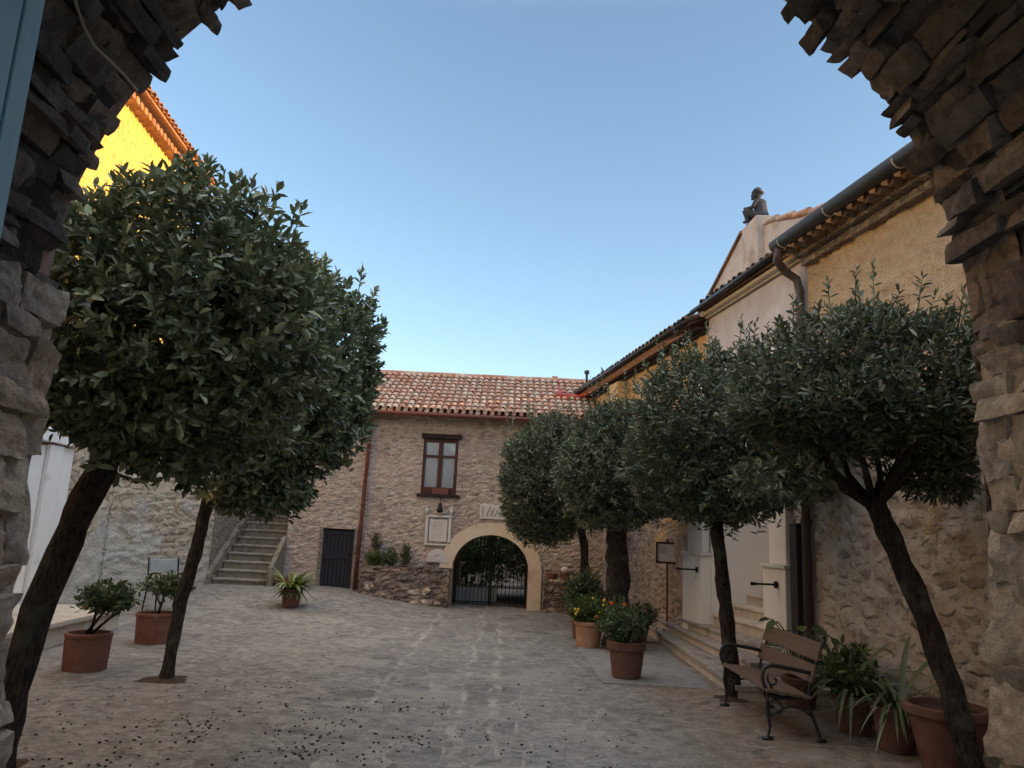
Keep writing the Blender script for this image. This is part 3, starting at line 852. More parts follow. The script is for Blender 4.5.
# cream arch surround (left leg stops on the planting bed, right leg reaches the ground)
mb = MB()
n = 30
ring = [(-HW - .0, 1.0 - .0)] if False else []
ip = [(XC - HW * math.cos(math.pi * i / n), .86 + .80 * math.sin(math.pi * i / n)) for i in range(n + 1)]
op = [(XC - (HW + .30) * math.cos(math.pi * i / n), .86 + 1.08 * math.sin(math.pi * i / n)) for i in range(n + 1)]
ip = ip + [(XC + HW, -.1)]; op = op + [(XC + HW + .30, -.1)]
for i in range(n + 1):
    a, b, c, d = ip[i], ip[i + 1], op[i + 1], op[i]
    ins = lambda p: (XC + (p[0] - XC) * .996, p[1] - .003)
    a2, b2 = ins(a), ins(b)
    fy = FY - .07
    mb.hexa([(a2[0], fy, a2[1]), (b2[0], fy, b2[1]), (c[0], fy, c[1]), (d[0], fy, d[1]), (a2[0], FY + .42, a2[1]), (b2[0], FY + .42, b2[1]), (c[0], FY + .0, c[1]), (d[0], FY + .0, d[1])])
mb.build('arch_surround', M['cream'], fh)
# iron gate
ig = MB()
def ah(x): return .86 + .80 * math.sqrt(max(0, 1 - ((x - XC) / HW) ** 2))
yg = FY + .55
for i in range(19):
    x = XC - HW + .05 + i * (2 * HW - .1) / 18
    ig.tube([(x, yg, .03), (x, yg, ah(x) - .02)], .008, 6)
for zz in (.08, .42, .86): ig.box(XC - HW + .01, XC + HW - .01, yg - .013, yg + .013, zz, zz + .02)
for x in (XC - HW + .03, XC - .02, XC + .03, XC + HW - .03): ig.box(x - .018, x + .018, yg - .018, yg + .018, .02, ah(x) - .02)
for x in np.linspace(XC - HW + .15, XC + HW - .15, 9):
    for zz in (1.0, 1.2):
        if zz + .12 < ah(x):
            ig.tube([(x + .05 * math.cos(t), yg, zz + .06 * math.sin(t)) for t in np.linspace(0, 6.0, 12)], .008, 5)
gt = ig.build('gate', M['iron'], fh)
gt['label'] = 'black wrought iron gate inside the cream archway'
# second roof behind on the right with red flashing and a vent pipe
rh = thing('rear_house', 'grey tiled roof with red flashing rising behind the stone house', 'house', (2.2, 21, 0))
tile_roof((1.30, 19.6, 5.25), (1, 0, 0), 3.0, (0, .93, .36), 2.7, M['tile_dark'], rh, .172, .35)
mb = MB(); mb.box(1.36, 4.2, 20.0, 24.0, 0, 5.2); mb.box(3.0, 4.2, 24.0, 33.0, 0, 4.6); mb.box(-9.0, 2.99, 28.0, 28.4, 0, 4.6); mb.build('wall', M['far_right_wall'], rh)  # two farther boxes are unseen walls, added to shade the hedge
mb = MB(); mb.prism([(1.18, 19.5, 5.2), (1.18, 19.5, 5.38), (1.18, 22.1, 6.36), (1.18, 22.1, 6.18)], (.16, 0, 0)); mb.prism([(1.14, 19.3, 4.95), (1.14, 19.3, 5.3), (1.14, 19.6, 5.4), (1.14, 19.6, 4.95)], (.9, 0, 0)); mb.build('flashing', M['red_flash'], rh)
vp = MB(); vp.tube([(2.06, 20.6, 5.6), (2.06, 20.6, 6.15)], .035, 8); vp.tube([(2.06, 20.6, 6.15), (2.06, 20.6, 6.24)], .07, 8)
vp.build('vent_pipe', M['iron_worn'], rh)

# beyond the gate: low pale wall and a dark hedge
bw = MB(); bw.box(-1.15, -.14, 19.5, 19.62, 0, .40)
tag(bw.build('low_wall', M['hedge_wall'], bevel=.02), 'low pale wall seen through the bars of the iron gate', 'wall')

# plaques and fixtures of the far facade
pq = thing('memorial_plaque', 'framed marble plaque with finials on the wall beside the arch', 'plaque', (-1.55, FY - .02, 1.37))
mb = MB(); mb.box(-1.78, -1.36, FY - .05, FY - .002, 1.45, 1.97); tb = mb.build('tablet', M['marble'], pq, bevel=.01)
mb = MB()
for zz in np.linspace(1.54, 1.88, 9): mb.box(-1.71, -1.43 - .03 * (int(zz * 100) % 3), FY - .052, FY - .0505, zz, zz + .006)
mb.build('inscription', M['inscr'], tb)
mb = MB()
for x in (-1.84, -1.30): mb.box(x - .035, x + .035, FY - .07, FY - .002, 1.40, 2.0)
mb.box(-1.90, -1.24, FY - .075, FY - .002, 2.003, 2.06); mb.box(-1.88, -1.26, FY - .075, FY - .002, 1.36, 1.398)
mb.build('frame', M['marble'], pq, bevel=.01)
for x in (-1.86, -1.28):
    mb = MB(); mb.lathe([(.04, 0), (.02, .03), (.05, .08), (.045, .13), (.012, .17), (.02, .2), (.004, .23)], (x, FY - .055, 2.062), 12); mb.build('finial', M['marble'], pq, smooth=True)
hp = thing('half_round_stone', 'small half round white stone tablet low on the wall by the arch', 'plaque', (-1.55, FY - .03, .98))
ring = [(-1.80, FY - .08, .98), (-1.30, FY - .08, .98)] + [(-1.55 + .25 * math.cos(t), FY - .08, 1.03 + .26 * math.sin(t)) for t in np.linspace(0, math.pi, 16)]
mb = MB(); mb.prism(ring, (0, .078, 0)); mb.build('tablet', M['marble'], hp)
mb = MB(); mb.box(-1.6, -1.5, FY - .085, FY - .0805, 1.12, 1.15); mb.build('inscription', M['inscr'], hp)
ap = thing('inscribed_tablet', 'white inscribed stone tablet right above the cream archway', 'plaque', (-.3, FY - .02, 2.05))
mb = MB(); mb.box(-.62, .12, FY - .05, FY - .002, 2.02, 2.36); tb = mb.build('tablet', M['marble'], ap, bevel=.012)
mb = MB()
mb.box(-.56, -.53, FY - .054, FY - .0505, 2.07, 2.31)
for i in range(5):
    mb.tube([(-.46 + i * .1, FY - .052, 2.08 + .02 * (i % 2)), (-.42 + i * .1, FY - .052, 2.2), (-.37 + i * .1, FY - .052, 2.3 - .03 * (i % 3))], .012, 5)
mb.build('inscription', M['inscr'], tb)
wl = thing('wall_lantern', 'small dark iron lantern hanging under the window', 'lantern', (-1.55, FY - .1, 2.1))
mb = MB(); mb.tube([(-1.55, FY - .01, 2.46), (-1.55, FY - .12, 2.47), (-1.55, FY - .13, 2.36)], .012, 6); mb.build('bracket', M['iron'], wl)
mb = MB(); mb.lathe([(.012, .25), (.03, .22), (.055, .12), (.08, .06), (.075, .03), (.03, 0)][::-1], (-1.55, FY - .13, 2.11), 12); mb.build('lamp_body', M['iron'], wl, smooth=True)
fb = thing('flower_box', 'small terracotta flower box on the window sill', 'flower box', (-1.6, FY - .05, 2.54))
mb = MB(); mb.hexa([(-1.76, FY - .06, 2.548), (-1.40, FY - .06, 2.548), (-1.40, FY + .04, 2.548), (-1.76, FY + .04, 2.548), (-1.79, FY - .08, 2.68), (-1.37, FY - .08, 2.68), (-1.37, FY + .045, 2.68), (-1.79, FY + .045, 2.68)]); mb.build('box', M['pot'], fb, bevel=.006)

# planting beds of rubble in front of the facade
def bedbox(name, label, x0, x1, yfr, ztop):
    t = thing(name, label, 'planter', ((x0 + x1) / 2, yfr, 0))
    bm_ = lambda a, z, d: (a, yfr - d + .02 * math.sin(a * 3), z)
    v, f = sheet(x0, x1, -.05, ztop, [], .045, bm_, .07, (.2, .13), x0)
    mb = MB(); mb.add(v, f)
    mb.add([(x0, yfr + .02 * math.sin(x0 * 3), -.05), (x0, FY - .01, -.05), (x0, FY - .01, ztop), (x0, yfr + .02 * math.sin(x0 * 3), ztop)], [(0, 3, 2, 1)])
    mb.add([(x1, yfr + .02 * math.sin(x1 * 3), -.05), (x1, FY - .01, -.05), (x1, FY - .01, ztop), (x1, yfr + .02 * math.sin(x1 * 3), ztop)], [(0, 1, 2, 3)])
    mb.build('wall', M['rubble'], t)
    mb = MB(); mb.box(x0 + .02, x1 - .02, yfr + .05, FY - .012, ztop - .12, ztop - .015); mb.build('soil', M['soil'], t)
    return t
bedbox('stone_planter', 'rubble stone planting bed with shrubs left of the arch', -3.22, -1.22, 17.72, .86)
bedbox('stone_planter', 'rubble stone ledge with terracotta pots right of the arch', .93, 2.2, 17.72, .74)

# ================================================================== RIGHT SIDE
RW = lambda y: 5.4 - .17 * y
nl = math.hypot(1, .17)
rmap = lambda a, z, d: (RW(a) - d, a, z)
def rbox(mb, y0, y1, p0, p1, z0, z1):
    """box along the right wall: p0..p1 = how far it stands proud (towards the court)"""
    return mb.hexa([(RW(y0) - p1, y0, z0), (RW(y0) - p0, y0, z0), (RW(y1) - p0, y1, z0), (RW(y1) - p1, y1, z0), (RW(y0) - p1, y0, z1), (RW(y0) - p0, y0, z1), (RW(y1) - p0, y1, z1), (RW(y1) - p1, y1, z1)])
def eave(mb, y0, y1, r_, off, z0, z1=None, seg=10):
    return mb.tube([(RW(y0) - off, y0, z0), (RW(y1) - off, y1, z1 if z1 is not None else z0)], r_, seg)
RS = Vector((math.cos(R(22)), .17 * math.cos(R(22)), math.sin(R(22))))
RU = Vector((-.17, 1, 0)).normalized()
# near ochre house
nh = thing('ochre_house', 'ochre plastered house with rubble stone base on the near right', 'house', (5, 6, 0))
v, f = sheet(2.7, 9.46, -.05, 5.52, [], .055, rmap, .055, (.28, .18), 7.0)
mesh('wall', v, f, M['right_wall'], nh, smooth=True)
mb = MB(); mb.hexa([(RW(2.7) + .12, 2.7, 0), (13, 2.7, 0), (13, 9.44, 0), (RW(9.44) + .12, 9.44, 0), (RW(2.7) + .12, 2.7, 5.45), (13, 2.7, 5.45), (13, 9.44, 5.45), (RW(9.44) + .12, 9.44, 5.45)]); mb.build('house_body', M['far_right_wall'], nh)
p = Vector((RW(2.75) - .36, 2.75, 5.56))
tile_roof(p, RU, 6.72 * nl, RS, 5.6, M['tile_dark'], nh, .2, .42)
mb = MB(); eave(mb, 2.75, 9.42, .082, .44, 5.55, 5.56, 14); mb.build('gutter', M['gutter'], nh, smooth=True)
for yb in (3.4, 4.6, 5.8, 7.0, 8.2, 9.2):
    mb = MB(); mb.tube([(RW(yb) - .44 + .004, yb, 5.552), (RW(yb + .02) - .44 + .004, yb + .02, 5.552)], .087, 14)
    mb.build('gutter_bracket', M['cable'], nh, smooth=True)
mb = MB(); rbox(mb, 2.75, 9.42, -.1, .10, 5.30, 5.40); rbox(mb, 2.75, 9.42, -.1, .2, 5.402, 5.47)
mb.build('cornice', M['rubble'], nh, bevel=.01)
mb = MB()
yy = 2.9
while yy < 9.4:
    mb.tube([(RW(yy) + .05, yy, 5.495), (RW(yy) - .33, yy, 5.49)], .07, 8); yy += .2
mb.build('eave_tiles', M['tile_dark'], nh)
# chapel: white middle section
ch = thing('chapel', 'pale pink plastered chapel front with a raised gable and white entrance', 'chapel', (3.5, 11, 0))
opn = (10.45, 12.36, .3, 4.3)
v, f = sheet(9.47, 12.42, -.05, 5.42, [opn], .12, rmap, .01, (.6, .5), 2.0)
mb = MB(); mb.add(v, f); mb.build('wall', M['church'], ch)
mb = MB()
JD = 1.9
for yj in (10.45, 12.36):
    mb.add([(RW(yj), yj, 0), (RW(yj) + JD, yj, 0), (RW(yj) + JD, yj, 4.3), (RW(yj), yj, 4.3)], [(0, 1, 2, 3)])
mb.add([(RW(10.45), 10.45, 4.3), (RW(10.45) + JD, 10.45, 4.3), (RW(12.36) + JD, 12.36, 4.3), (RW(12.36), 12.36, 4.3)], [(0, 1, 2, 3)])
mb.add([(RW(10.45) + JD, 10.45, 0), (RW(12.36) + JD, 12.36, 0), (RW(12.36) + JD, 12.36, 4.3), (RW(10.45) + JD, 10.45, 4.3)], [(0, 1, 2, 3)])
mb.build('porch_wall', M['white'], ch)
mb = MB(); mb.hexa([(RW(10.9) + JD - .06, 10.95, 1.3), (RW(10.9) + JD - .002, 10.95, 1.3), (RW(12.2) + JD - .002, 12.2, 1.3), (RW(12.2) + JD - .06, 12.2, 1.3), (RW(10.9) + JD - .06, 10.95, 3.0), (RW(10.9) + JD - .002, 10.95, 3.0), (RW(12.2) + JD - .002, 12.2, 3.0), (RW(12.2) + JD - .06, 12.2, 3.0)]); mb.build('door', M['dark_wood'], ch)
mb = MB(); mb.hexa([(RW(9.47) + 2.0, 9.47, 0), (13, 9.47, 0), (13, 12.42, 0), (RW(12.42) + 2.0, 12.42, 0), (RW(9.47) + .4, 9.47, 5.4), (13, 9.47, 5.4), (13, 12.42, 5.4), (RW(12.42) + .4, 12.42, 5.4)]); mb.build('chapel_body', M['church'], ch)
p = Vector((RW(9.5) - .20, 9.5, 5.57))
tile_roof(p, RU, 2.9 * nl, RS, .45, M['tile_dark'], ch, .2, .42, name='porch_roof')
mb = MB(); eave(mb, 9.3, 12.5, .042, .26, 5.60, 5.56, 12); mb.tube([(RW(12.5) - .26, 12.5, 5.56), (RW(12.62) - .34, 12.62, 5.5), (RW(12.6) - .46, 12.75, 5.40)], .022, 8); mb.build('gutter', M['gutter_black'], ch, smooth=True)
mb = MB(); rbox(mb, 9.47, 12.46, -.1, .05, 5.44, 5.47); rbox(mb, 9.47, 12.46, -.1, .13, 5.472, 5.53); mb.build('cornice', M['cornice'], ch, bevel=.012)
# gable parapet set back
GX = lambda y: 5.72 - .17 * y
prof = [(13.55, 5.3), (13.5, 5.86), (13.1, 6.06), (12.7, 6.28), (12.35, 6.48), (12.1, 6.62), (11.86, 6.76), (11.78, 6.5), (11.52, 6.46), (11.5, 6.72), (10.9, 6.56), (10.3, 6.36), (9.62, 6.16), (9.6, 5.3)]
mb = MB(); mb.prism([(GX(y), y, z) for y, z in prof], (.34, 0, 0)); mb.build('gable', M['gable'], ch)
mb = MB(); mb.hexa([(GX(11.52) - .05, 11.16, 5.5), (GX(11.52) + .45, 11.16, 5.5), (GX(11.8) + .45, 11.77, 5.5), (GX(11.8) - .05, 11.77, 5.5), (GX(11.52) - .05, 11.16, 6.80), (GX(11.52) + .45, 11.16, 6.80), (GX(11.8) + .45, 11.77, 6.80), (GX(11.8) - .05, 11.77, 6.80)]); mb.build('plinth', M['gable'], ch, bevel=.02)
mb = MB()
cp = [(11.1, 6.62), (10.75, 6.54), (10.3, 6.40), (9.9, 6.28), (9.5, 6.17)]
for (ya, za), (yb, zb) in zip(cp, cp[1:]):
    mb.tube([(GX(ya) + .0, ya + .03, za + .02), (GX(yb) + .0, yb, zb + .045)], [.035, .05], 10)
    mb.tube([(GX(ya) + .17, ya + .03, za + .03), (GX(yb) + .17, yb, zb + .05)], [.035, .05], 10)
mb.build('coping_tiles', M['tile_far'], ch)
mb = MB()
cp = [(13.55, 5.86), (13.1, 6.07), (12.7, 6.29), (12.35, 6.49), (11.86, 6.77)]
for (ya, za), (yb, zb) in zip(cp, cp[1:]): mb.hexa([(GX(ya) - .04, ya, za), (GX(ya) + .38, ya, za), (GX(yb) + .38, yb, zb), (GX(yb) - .04, yb, zb), (GX(ya) - .04, ya, za + .05), (GX(ya) + .38, ya, za + .05), (GX(yb) + .38, yb, zb + .05), (GX(yb) - .04, yb, zb + .05)])
mb.build('coping', M['tile_dark'], ch)
# ledge below the eave of the doorway, piers
def pier(y0, y1, zc):
    mb = MB(); rbox(mb, y0, y1, -.12, .16, .28, zc); pr = mb.build('pier', M['white'], ch, bevel=.01)
    mb = MB(); rbox(mb, y0 - .03, y1 + .03, -.12, .19, zc + .002, zc + .05); mb.build('pier_cap', M['marble'], pr, bevel=.01)
    mb = MB(); rbox(mb, y0 + .08, y1 - .06, -.12, .10, zc + .052, 4.5); mb.build('pilaster', M['white'], pr, bevel=.01)
pier(9.86, 10.43, 1.42); pier(12.38, 13.12, 1.50)
# downpipe with swan neck between the ochre house and the chapel
dpm = MB()
yp = 9.52
dpm.tube([(RW(9.3) - .44, 9.3, 5.5), (RW(9.4) - .42, 9.4, 5.36), (RW(yp) - .25, yp, 5.26), (RW(yp) - .10, yp, 5.16), (RW(yp) - .07, yp, 5.0), (RW(yp) - .07, yp, 3.0), (RW(yp) - .07, yp, .2)], .055, 12)
for zz in (4.5, 3.2, 2.0): dpm.tube([(RW(yp) - .07, yp, zz), (RW(yp) - .07, yp, zz + .05)], .07, 12)
dpm.build('downpipe', M['pipe_copper'], ch, smooth=True)
mb = MB(); rbox(mb, 9.66, 9.82, 0, .12, .5, 2.0); mb.build('meter_box', M['gutter'], ch, bevel=.008)
# far ochre house with pilaster
oh = thing('ochre_annex', 'long ochre plastered house with dark tiled eave at the far right', 'house', (3.0, 16, 0))
v, f = sheet(12.43, 20.5, -.05, 5.32, [], .07, rmap, .035, (.24, .14), 11.0)
mesh('wall', v, f, M['far_right_wall'], oh, smooth=True)
mb = MB(); mb.hexa([(RW(12.43) + .12, 12.44, 0), (11, 12.44, 0), (11, 20.4, 0), (RW(20.4) + .12, 20.4, 0), (RW(12.43) + .12, 12.44, 5.25), (11, 12.44, 5.25), (11, 20.4, 5.25), (RW(20.4) + .12, 20.4, 5.25)]); mb.build('house_body', M['far_right_wall'], oh)
p = Vector((RW(12.5) - .34, 12.5, 5.38))
tile_roof(p, RU, 8.1 * nl, RS, 8.2, M['tile_dark'], oh, .2, .42)
mb = MB(); eave(mb, 12.5, 20.5, .045, .40, 5.36, 5.40, 10); mb.build('gutter', M['gutter_black'], oh, smooth=True)
mb = MB(); rbox(mb, 12.45, 20.4, -.1, .08, 5.2, 5.25); rbox(mb, 12.45, 20.4, -.1, .2, 5.252, 5.30); mb.build('cornice', M['dark_wood'], oh, bevel=.01)
mb = MB(); rbox(mb, 16.4, 17.15, -.1, .30, 0, 5.12); mb.build('pilaster', M['far_right_wall'], oh, bevel=.03)

# entrance steps
es = thing('entrance_steps', 'worn stone steps rising to the white chapel entrance', 'steps', (2.9, 12, 0))
def rstep(y0, y1, x0a, x0b, z0, z1, mat=M['step'], tread=M['tread']):
    mb = MB(); mb.hexa([(x0a + .03, y0, z0), (RW(y0) + .02, y0, z0), (RW(y1) + .02, y1, z0), (x0b + .03, y1, z0), (x0a + .03, y0, z1 - .05), (RW(y0) + .02, y0, z1 - .05), (RW(y1) + .02, y1, z1 - .05), (x0b + .03, y1, z1 - .05)])
    o = mb.build('step', mat, es, bevel=.008)
    mb = MB(); mb.hexa([(x0a, y0 - .02, z1 - .049), (RW(y0), y0 - .02, z1 - .049), (RW(y1), y1 + .02, z1 - .049), (x0b, y1 + .02, z1 - .049), (x0a, y0 - .02, z1), (RW(y0), y0 - .02, z1), (RW(y1), y1 + .02, z1), (x0b, y1 + .02, z1)])
    mb.build('tread', tread, o, bevel=.012)
rstep(8.95, 15.6, 2.65, 2.74, -.05, .16, M['pale_step'])
rstep(9.7, 14.5, 3.04, 2.84, .16, .31, M['pale_step'])
rstep(10.0, 13.3, 3.30, 2.98, .31, .46, M['pale_step'])
zz = .46
for i in range(5):
    off = .02 + i * .27
    mb = MB(); mb.hexa([(RW(10.47) + off, 10.47, zz - .1), (RW(10.47) + JD - .01, 10.47, zz - .1), (RW(12.34) + JD - .01, 12.34, zz - .1), (RW(12.34) + off, 12.34, zz - .1), (RW(10.47) + off, 10.47, zz + .12), (RW(10.47) + JD - .01, 10.47, zz + .12), (RW(12.34) + JD - .01, 12.34, zz + .12), (RW(12.34) + off, 12.34, zz + .12)])
    o = mb.build('step', M['pale_step'], es, bevel=.01)
    mb = MB(); mb.hexa([(RW(10.47) + off - .03, 10.47, zz + .121), (RW(10.47) + off + .4, 10.47, zz + .121), (RW(12.34) + off + .4, 12.34, zz + .121), (RW(12.34) + off - .03, 12.34, zz + .121), (RW(10.47) + off - .03, 10.47, zz + .165), (RW(10.47) + off + .4, 10.47, zz + .165), (RW(12.34) + off + .4, 12.34, zz + .165), (RW(12.34) + off - .03, 12.34, zz + .165)])
    mb.build('tread', M['pale_step'], o, bevel=.012)
    zz += .165
# torch holders on the piers
def torch(y, z, lab, L=.34):
    t = thing('torch_holder', lab, 'torch holder', (RW(y) - .165, y, z), group='torch holders on the chapel piers')
    x = RW(y) - .165
    mb = MB(); mb.tube([(x, y, z), (x - .03, y, z)], .045, 12); mb.build('wall_plate', M['iron'], t)
    mb = MB(); mb.tube([(x - .03, y, z), (x - L, y - .02, z)], .013, 8); mb.tube([(x - L + .07, y - .02, z), (x - L, y - .02, z)], [.018, .026], 10); mb.build('arm', M['iron'], t)
torch(10.06, 1.22, 'black iron torch holder on the white pier nearest the bench')
torch(12.5, 1.28, 'black iron torch holder on the white pier beside the notice sign')
# notice on a post
ns = thing('notice_sign', 'framed white notice on a thin dark post beside the chapel steps', 'sign', (2.93, 13.95, .16))
mb = MB(); mb.tube([(2.93, 13.95, .16), (2.93, 13.95, 1.31)], .018, 8); mb.tube([(2.93, 13.95, .16), (2.93, 13.95, .18)], .08, 12); mb.build('post', M['pipe_brown'], ns)
NX = Vector((.93, -.36, 0)).normalized()
NN = Vector((-.36, -.93, 0)).normalized()
nc = Vector((2.93, 13.95, 1.5))
def nbox(mb, a0, a1, z0, z1, d0, d1):
    P = lambda a, d, z: tuple(nc + NX * a + NN * d + Vector((0, 0, z)))
    return mb.hexa([P(a0, d0, z0), P(a1, d0, z0), P(a1, d1, z0), P(a0, d1, z0), P(a0, d0, z1), P(a1, d0, z1), P(a1, d1, z1), P(a0, d1, z1)])
mb = MB(); nbox(mb, -.2, .2, .155, .19, 0, .04); nbox(mb, -.2, .2, -.19, -.155, 0, .04); nbox(mb, -.2, -.172, -.155, .155, 0, .04); nbox(mb, .172, .2, -.155, .155, 0, .04); nbox(mb, -.2, .2, -.19, .19, -.02, -.001); mb.tube([tuple(nc + Vector((0, 0, .19))), tuple(nc + Vector((0, 0, .24)))], .02, 8)
mb.build('frame', M['brown_wood'], ns)
mb = MB(); nbox(mb, -.171, .171, -.154, .154, .001, .02); pp = mb.build('notice', M['paper'], ns)
mb = MB()
for k, zz in enumerate((.08, .05, .02, -.01)): nbox(mb, -.12, -.02 + .03 * (k % 2), zz, zz + .012, .0205, .022)
mb.build('printed_lines', M['print'], pp)

# dark grey slabs set into the paving by the pots
tag(MB().hexa([(1.25, 9.6, .0), (2.55, 9.5, .0), (2.62, 12.4, .0), (1.22, 12.5, .0), (1.25, 9.6, .012), (2.55, 9.5, .012), (2.62, 12.4, .012), (1.22, 12.5, .012)]).build('slab_paving', M['slab']), kind='structure')


# ================================================================== FOLIAGE
def unit(a): return a / np.maximum(np.linalg.norm(a, axis=-1, keepdims=True), 1e-9)
def leaves_mesh(name, base, d, nrm, L, W, mat, parent, fold=.22, curl=.12):
    """each leaf: two quads folded about the midrib"""
    N = len(base)
    d = unit(d)
    nrm = unit(nrm - d * (nrm * d).sum(1, keepdims=True))
    sd_ = np.cross(d, nrm)
    L = L[:, None]; W = W[:, None]
    P = lambda t, s_, h: base + d * L * t + sd_ * W * s_ + nrm * (np.minimum(L, W * 3) * h)
    vs = np.stack([P(0, 0, 0), P(.32, .5, fold * .35 - 0), P(.70, .42, fold * .3 - curl * .4), P(1, 0, -curl), P(.70, -.42, fold * .3 - curl * .4), P(.32, -.5, fold * .35)], 1).reshape(-1, 3)
    i0 = (np.arange(N) * 6)[:, None]
    q = np.concatenate([i0 + np.array([[0, 1, 2, 3]]), i0 + np.array([[0, 3, 4, 5]])], 1).reshape(-1)
    off = np.zeros(3)
    p = parent
    while p is not None:
        off += np.array(p.location); p = p.parent
    me = bpy.data.meshes.new(name)
    me.vertices.add(len(vs)); me.loops.add(len(q)); me.polygons.add(N * 2)
    me.vertices.foreach_set('co', (vs - off).ravel())
    me.loops.foreach_set('vertex_index', q.astype(np.int32))
    me.polygons.foreach_set('loop_start', np.arange(N * 2, dtype=np.int32) * 4)
    me.update(calc_edges=True)
    me.materials.append(mat)
    o = bpy.data.objects.new(name, me)
    COL.objects.link(o)
    o.parent = parent
    return o


def wavy(dirs, seed, k=3.0):
    r_ = np.random.default_rng(seed)
    out = np.zeros(len(dirs))
    for _ in range(7):
        a = r_.normal(size=3) * k
        out += np.sin(dirs @ a + r_.uniform(0, 6.3))
    return out / 3.2


def crown_leaves(c, rad, ntw, leaf, seed, flat=.75, per=11, lump=.10, shoots=0, up_bias=.45, shoot_len=.35):
    """twigs over a bumpy ellipsoid shell (and some inside) carrying whorled leaves"""
    r_ = np.random.default_rng(seed)
    c, rad = np.array(c), np.array(rad)
    dirs = unit(r_.normal(size=(ntw, 3)))
    inner = r_.random(ntw) < .30
    rr = np.where(inner, r_.uniform(.45, .85, ntw), r_.uniform(.86, 1.0, ntw)) * (1 + lump * wavy(dirs, seed + 1))
    p = dirs * rr[:, None]
    p[:, 2] = np.where(p[:, 2] < 0, p[:, 2] * flat, p[:, 2])
    gaps = wavy(dirs, seed + 5, 6.5)
    keep = (gaps > -.95) | inner
    p, dirs = p[keep], dirs[keep]
    n = len(p)
    tip = c + p * rad
    ax = unit(dirs * .8 + np.array([0, 0, up_bias]) + r_.normal(size=(n, 3)) * .32)
    ln = r_.uniform(1.6, 3.2, n) * leaf
    B, D, NN_, LL = [], [], [], []
    def whorl(tip, ax, ln, per, scale=1.0):
        n = len(tip)
        ref = unit(np.cross(ax, unit(r_.normal(size=(n, 3)))))
        bi = np.cross(ax, ref)
        for k in range(per):
            t = (k + .5) / per
            an = k * 2.4 + r_.uniform(-.5, .5, n)
            rd = ref * np.cos(an)[:, None] + bi * np.sin(an)[:, None]
            open_ = (1.05 - .75 * t + r_.uniform(-.2, .2, n))[:, None]
            dd = unit(ax * (1.15 - open_ * .7) + rd * open_ + np.array([0, 0, -.10]) + r_.normal(size=(n, 3)) * .14)
            B.append(tip - ax * (ln * (1 - t))[:, None]); D.append(dd); NN_.append(unit(ax + r_.normal(size=(n, 3)) * .3))
            LL.append(leaf * scale * r_.uniform(.7, 1.15, n) * (1 - .25 * (t > .85)))
    whorl(tip, ax, ln, per)
    stems = []
    if shoots:
        th = r_.uniform(0, 2 * math.pi, shoots); q = np.sqrt(r_.random(shoots)) * .88
        sx, sy = np.cos(th) * q, np.sin(th) * q
        sz = np.sqrt(np.maximum(0, 1 - q * q)) * .97
        st_ = c + np.stack([sx, sy, sz], 1) * rad
        sax = unit(np.stack([sx * .35, sy * .35, np.ones(shoots)], 1) + r_.normal(size=(shoots, 3)) * .10)
        sl2 = r_.uniform(.35, 1.0, shoots) * shoot_len
        whorl(st_ + sax * sl2[:, None], sax, sl2, 11, .95)
        stems = [(tuple(a - x * .15), tuple(a + x * l)) for a, x, l in zip(st_, sax, sl2)]
    return np.concatenate(B), np.concatenate(D), np.concatenate(NN_), np.concatenate(LL), stems


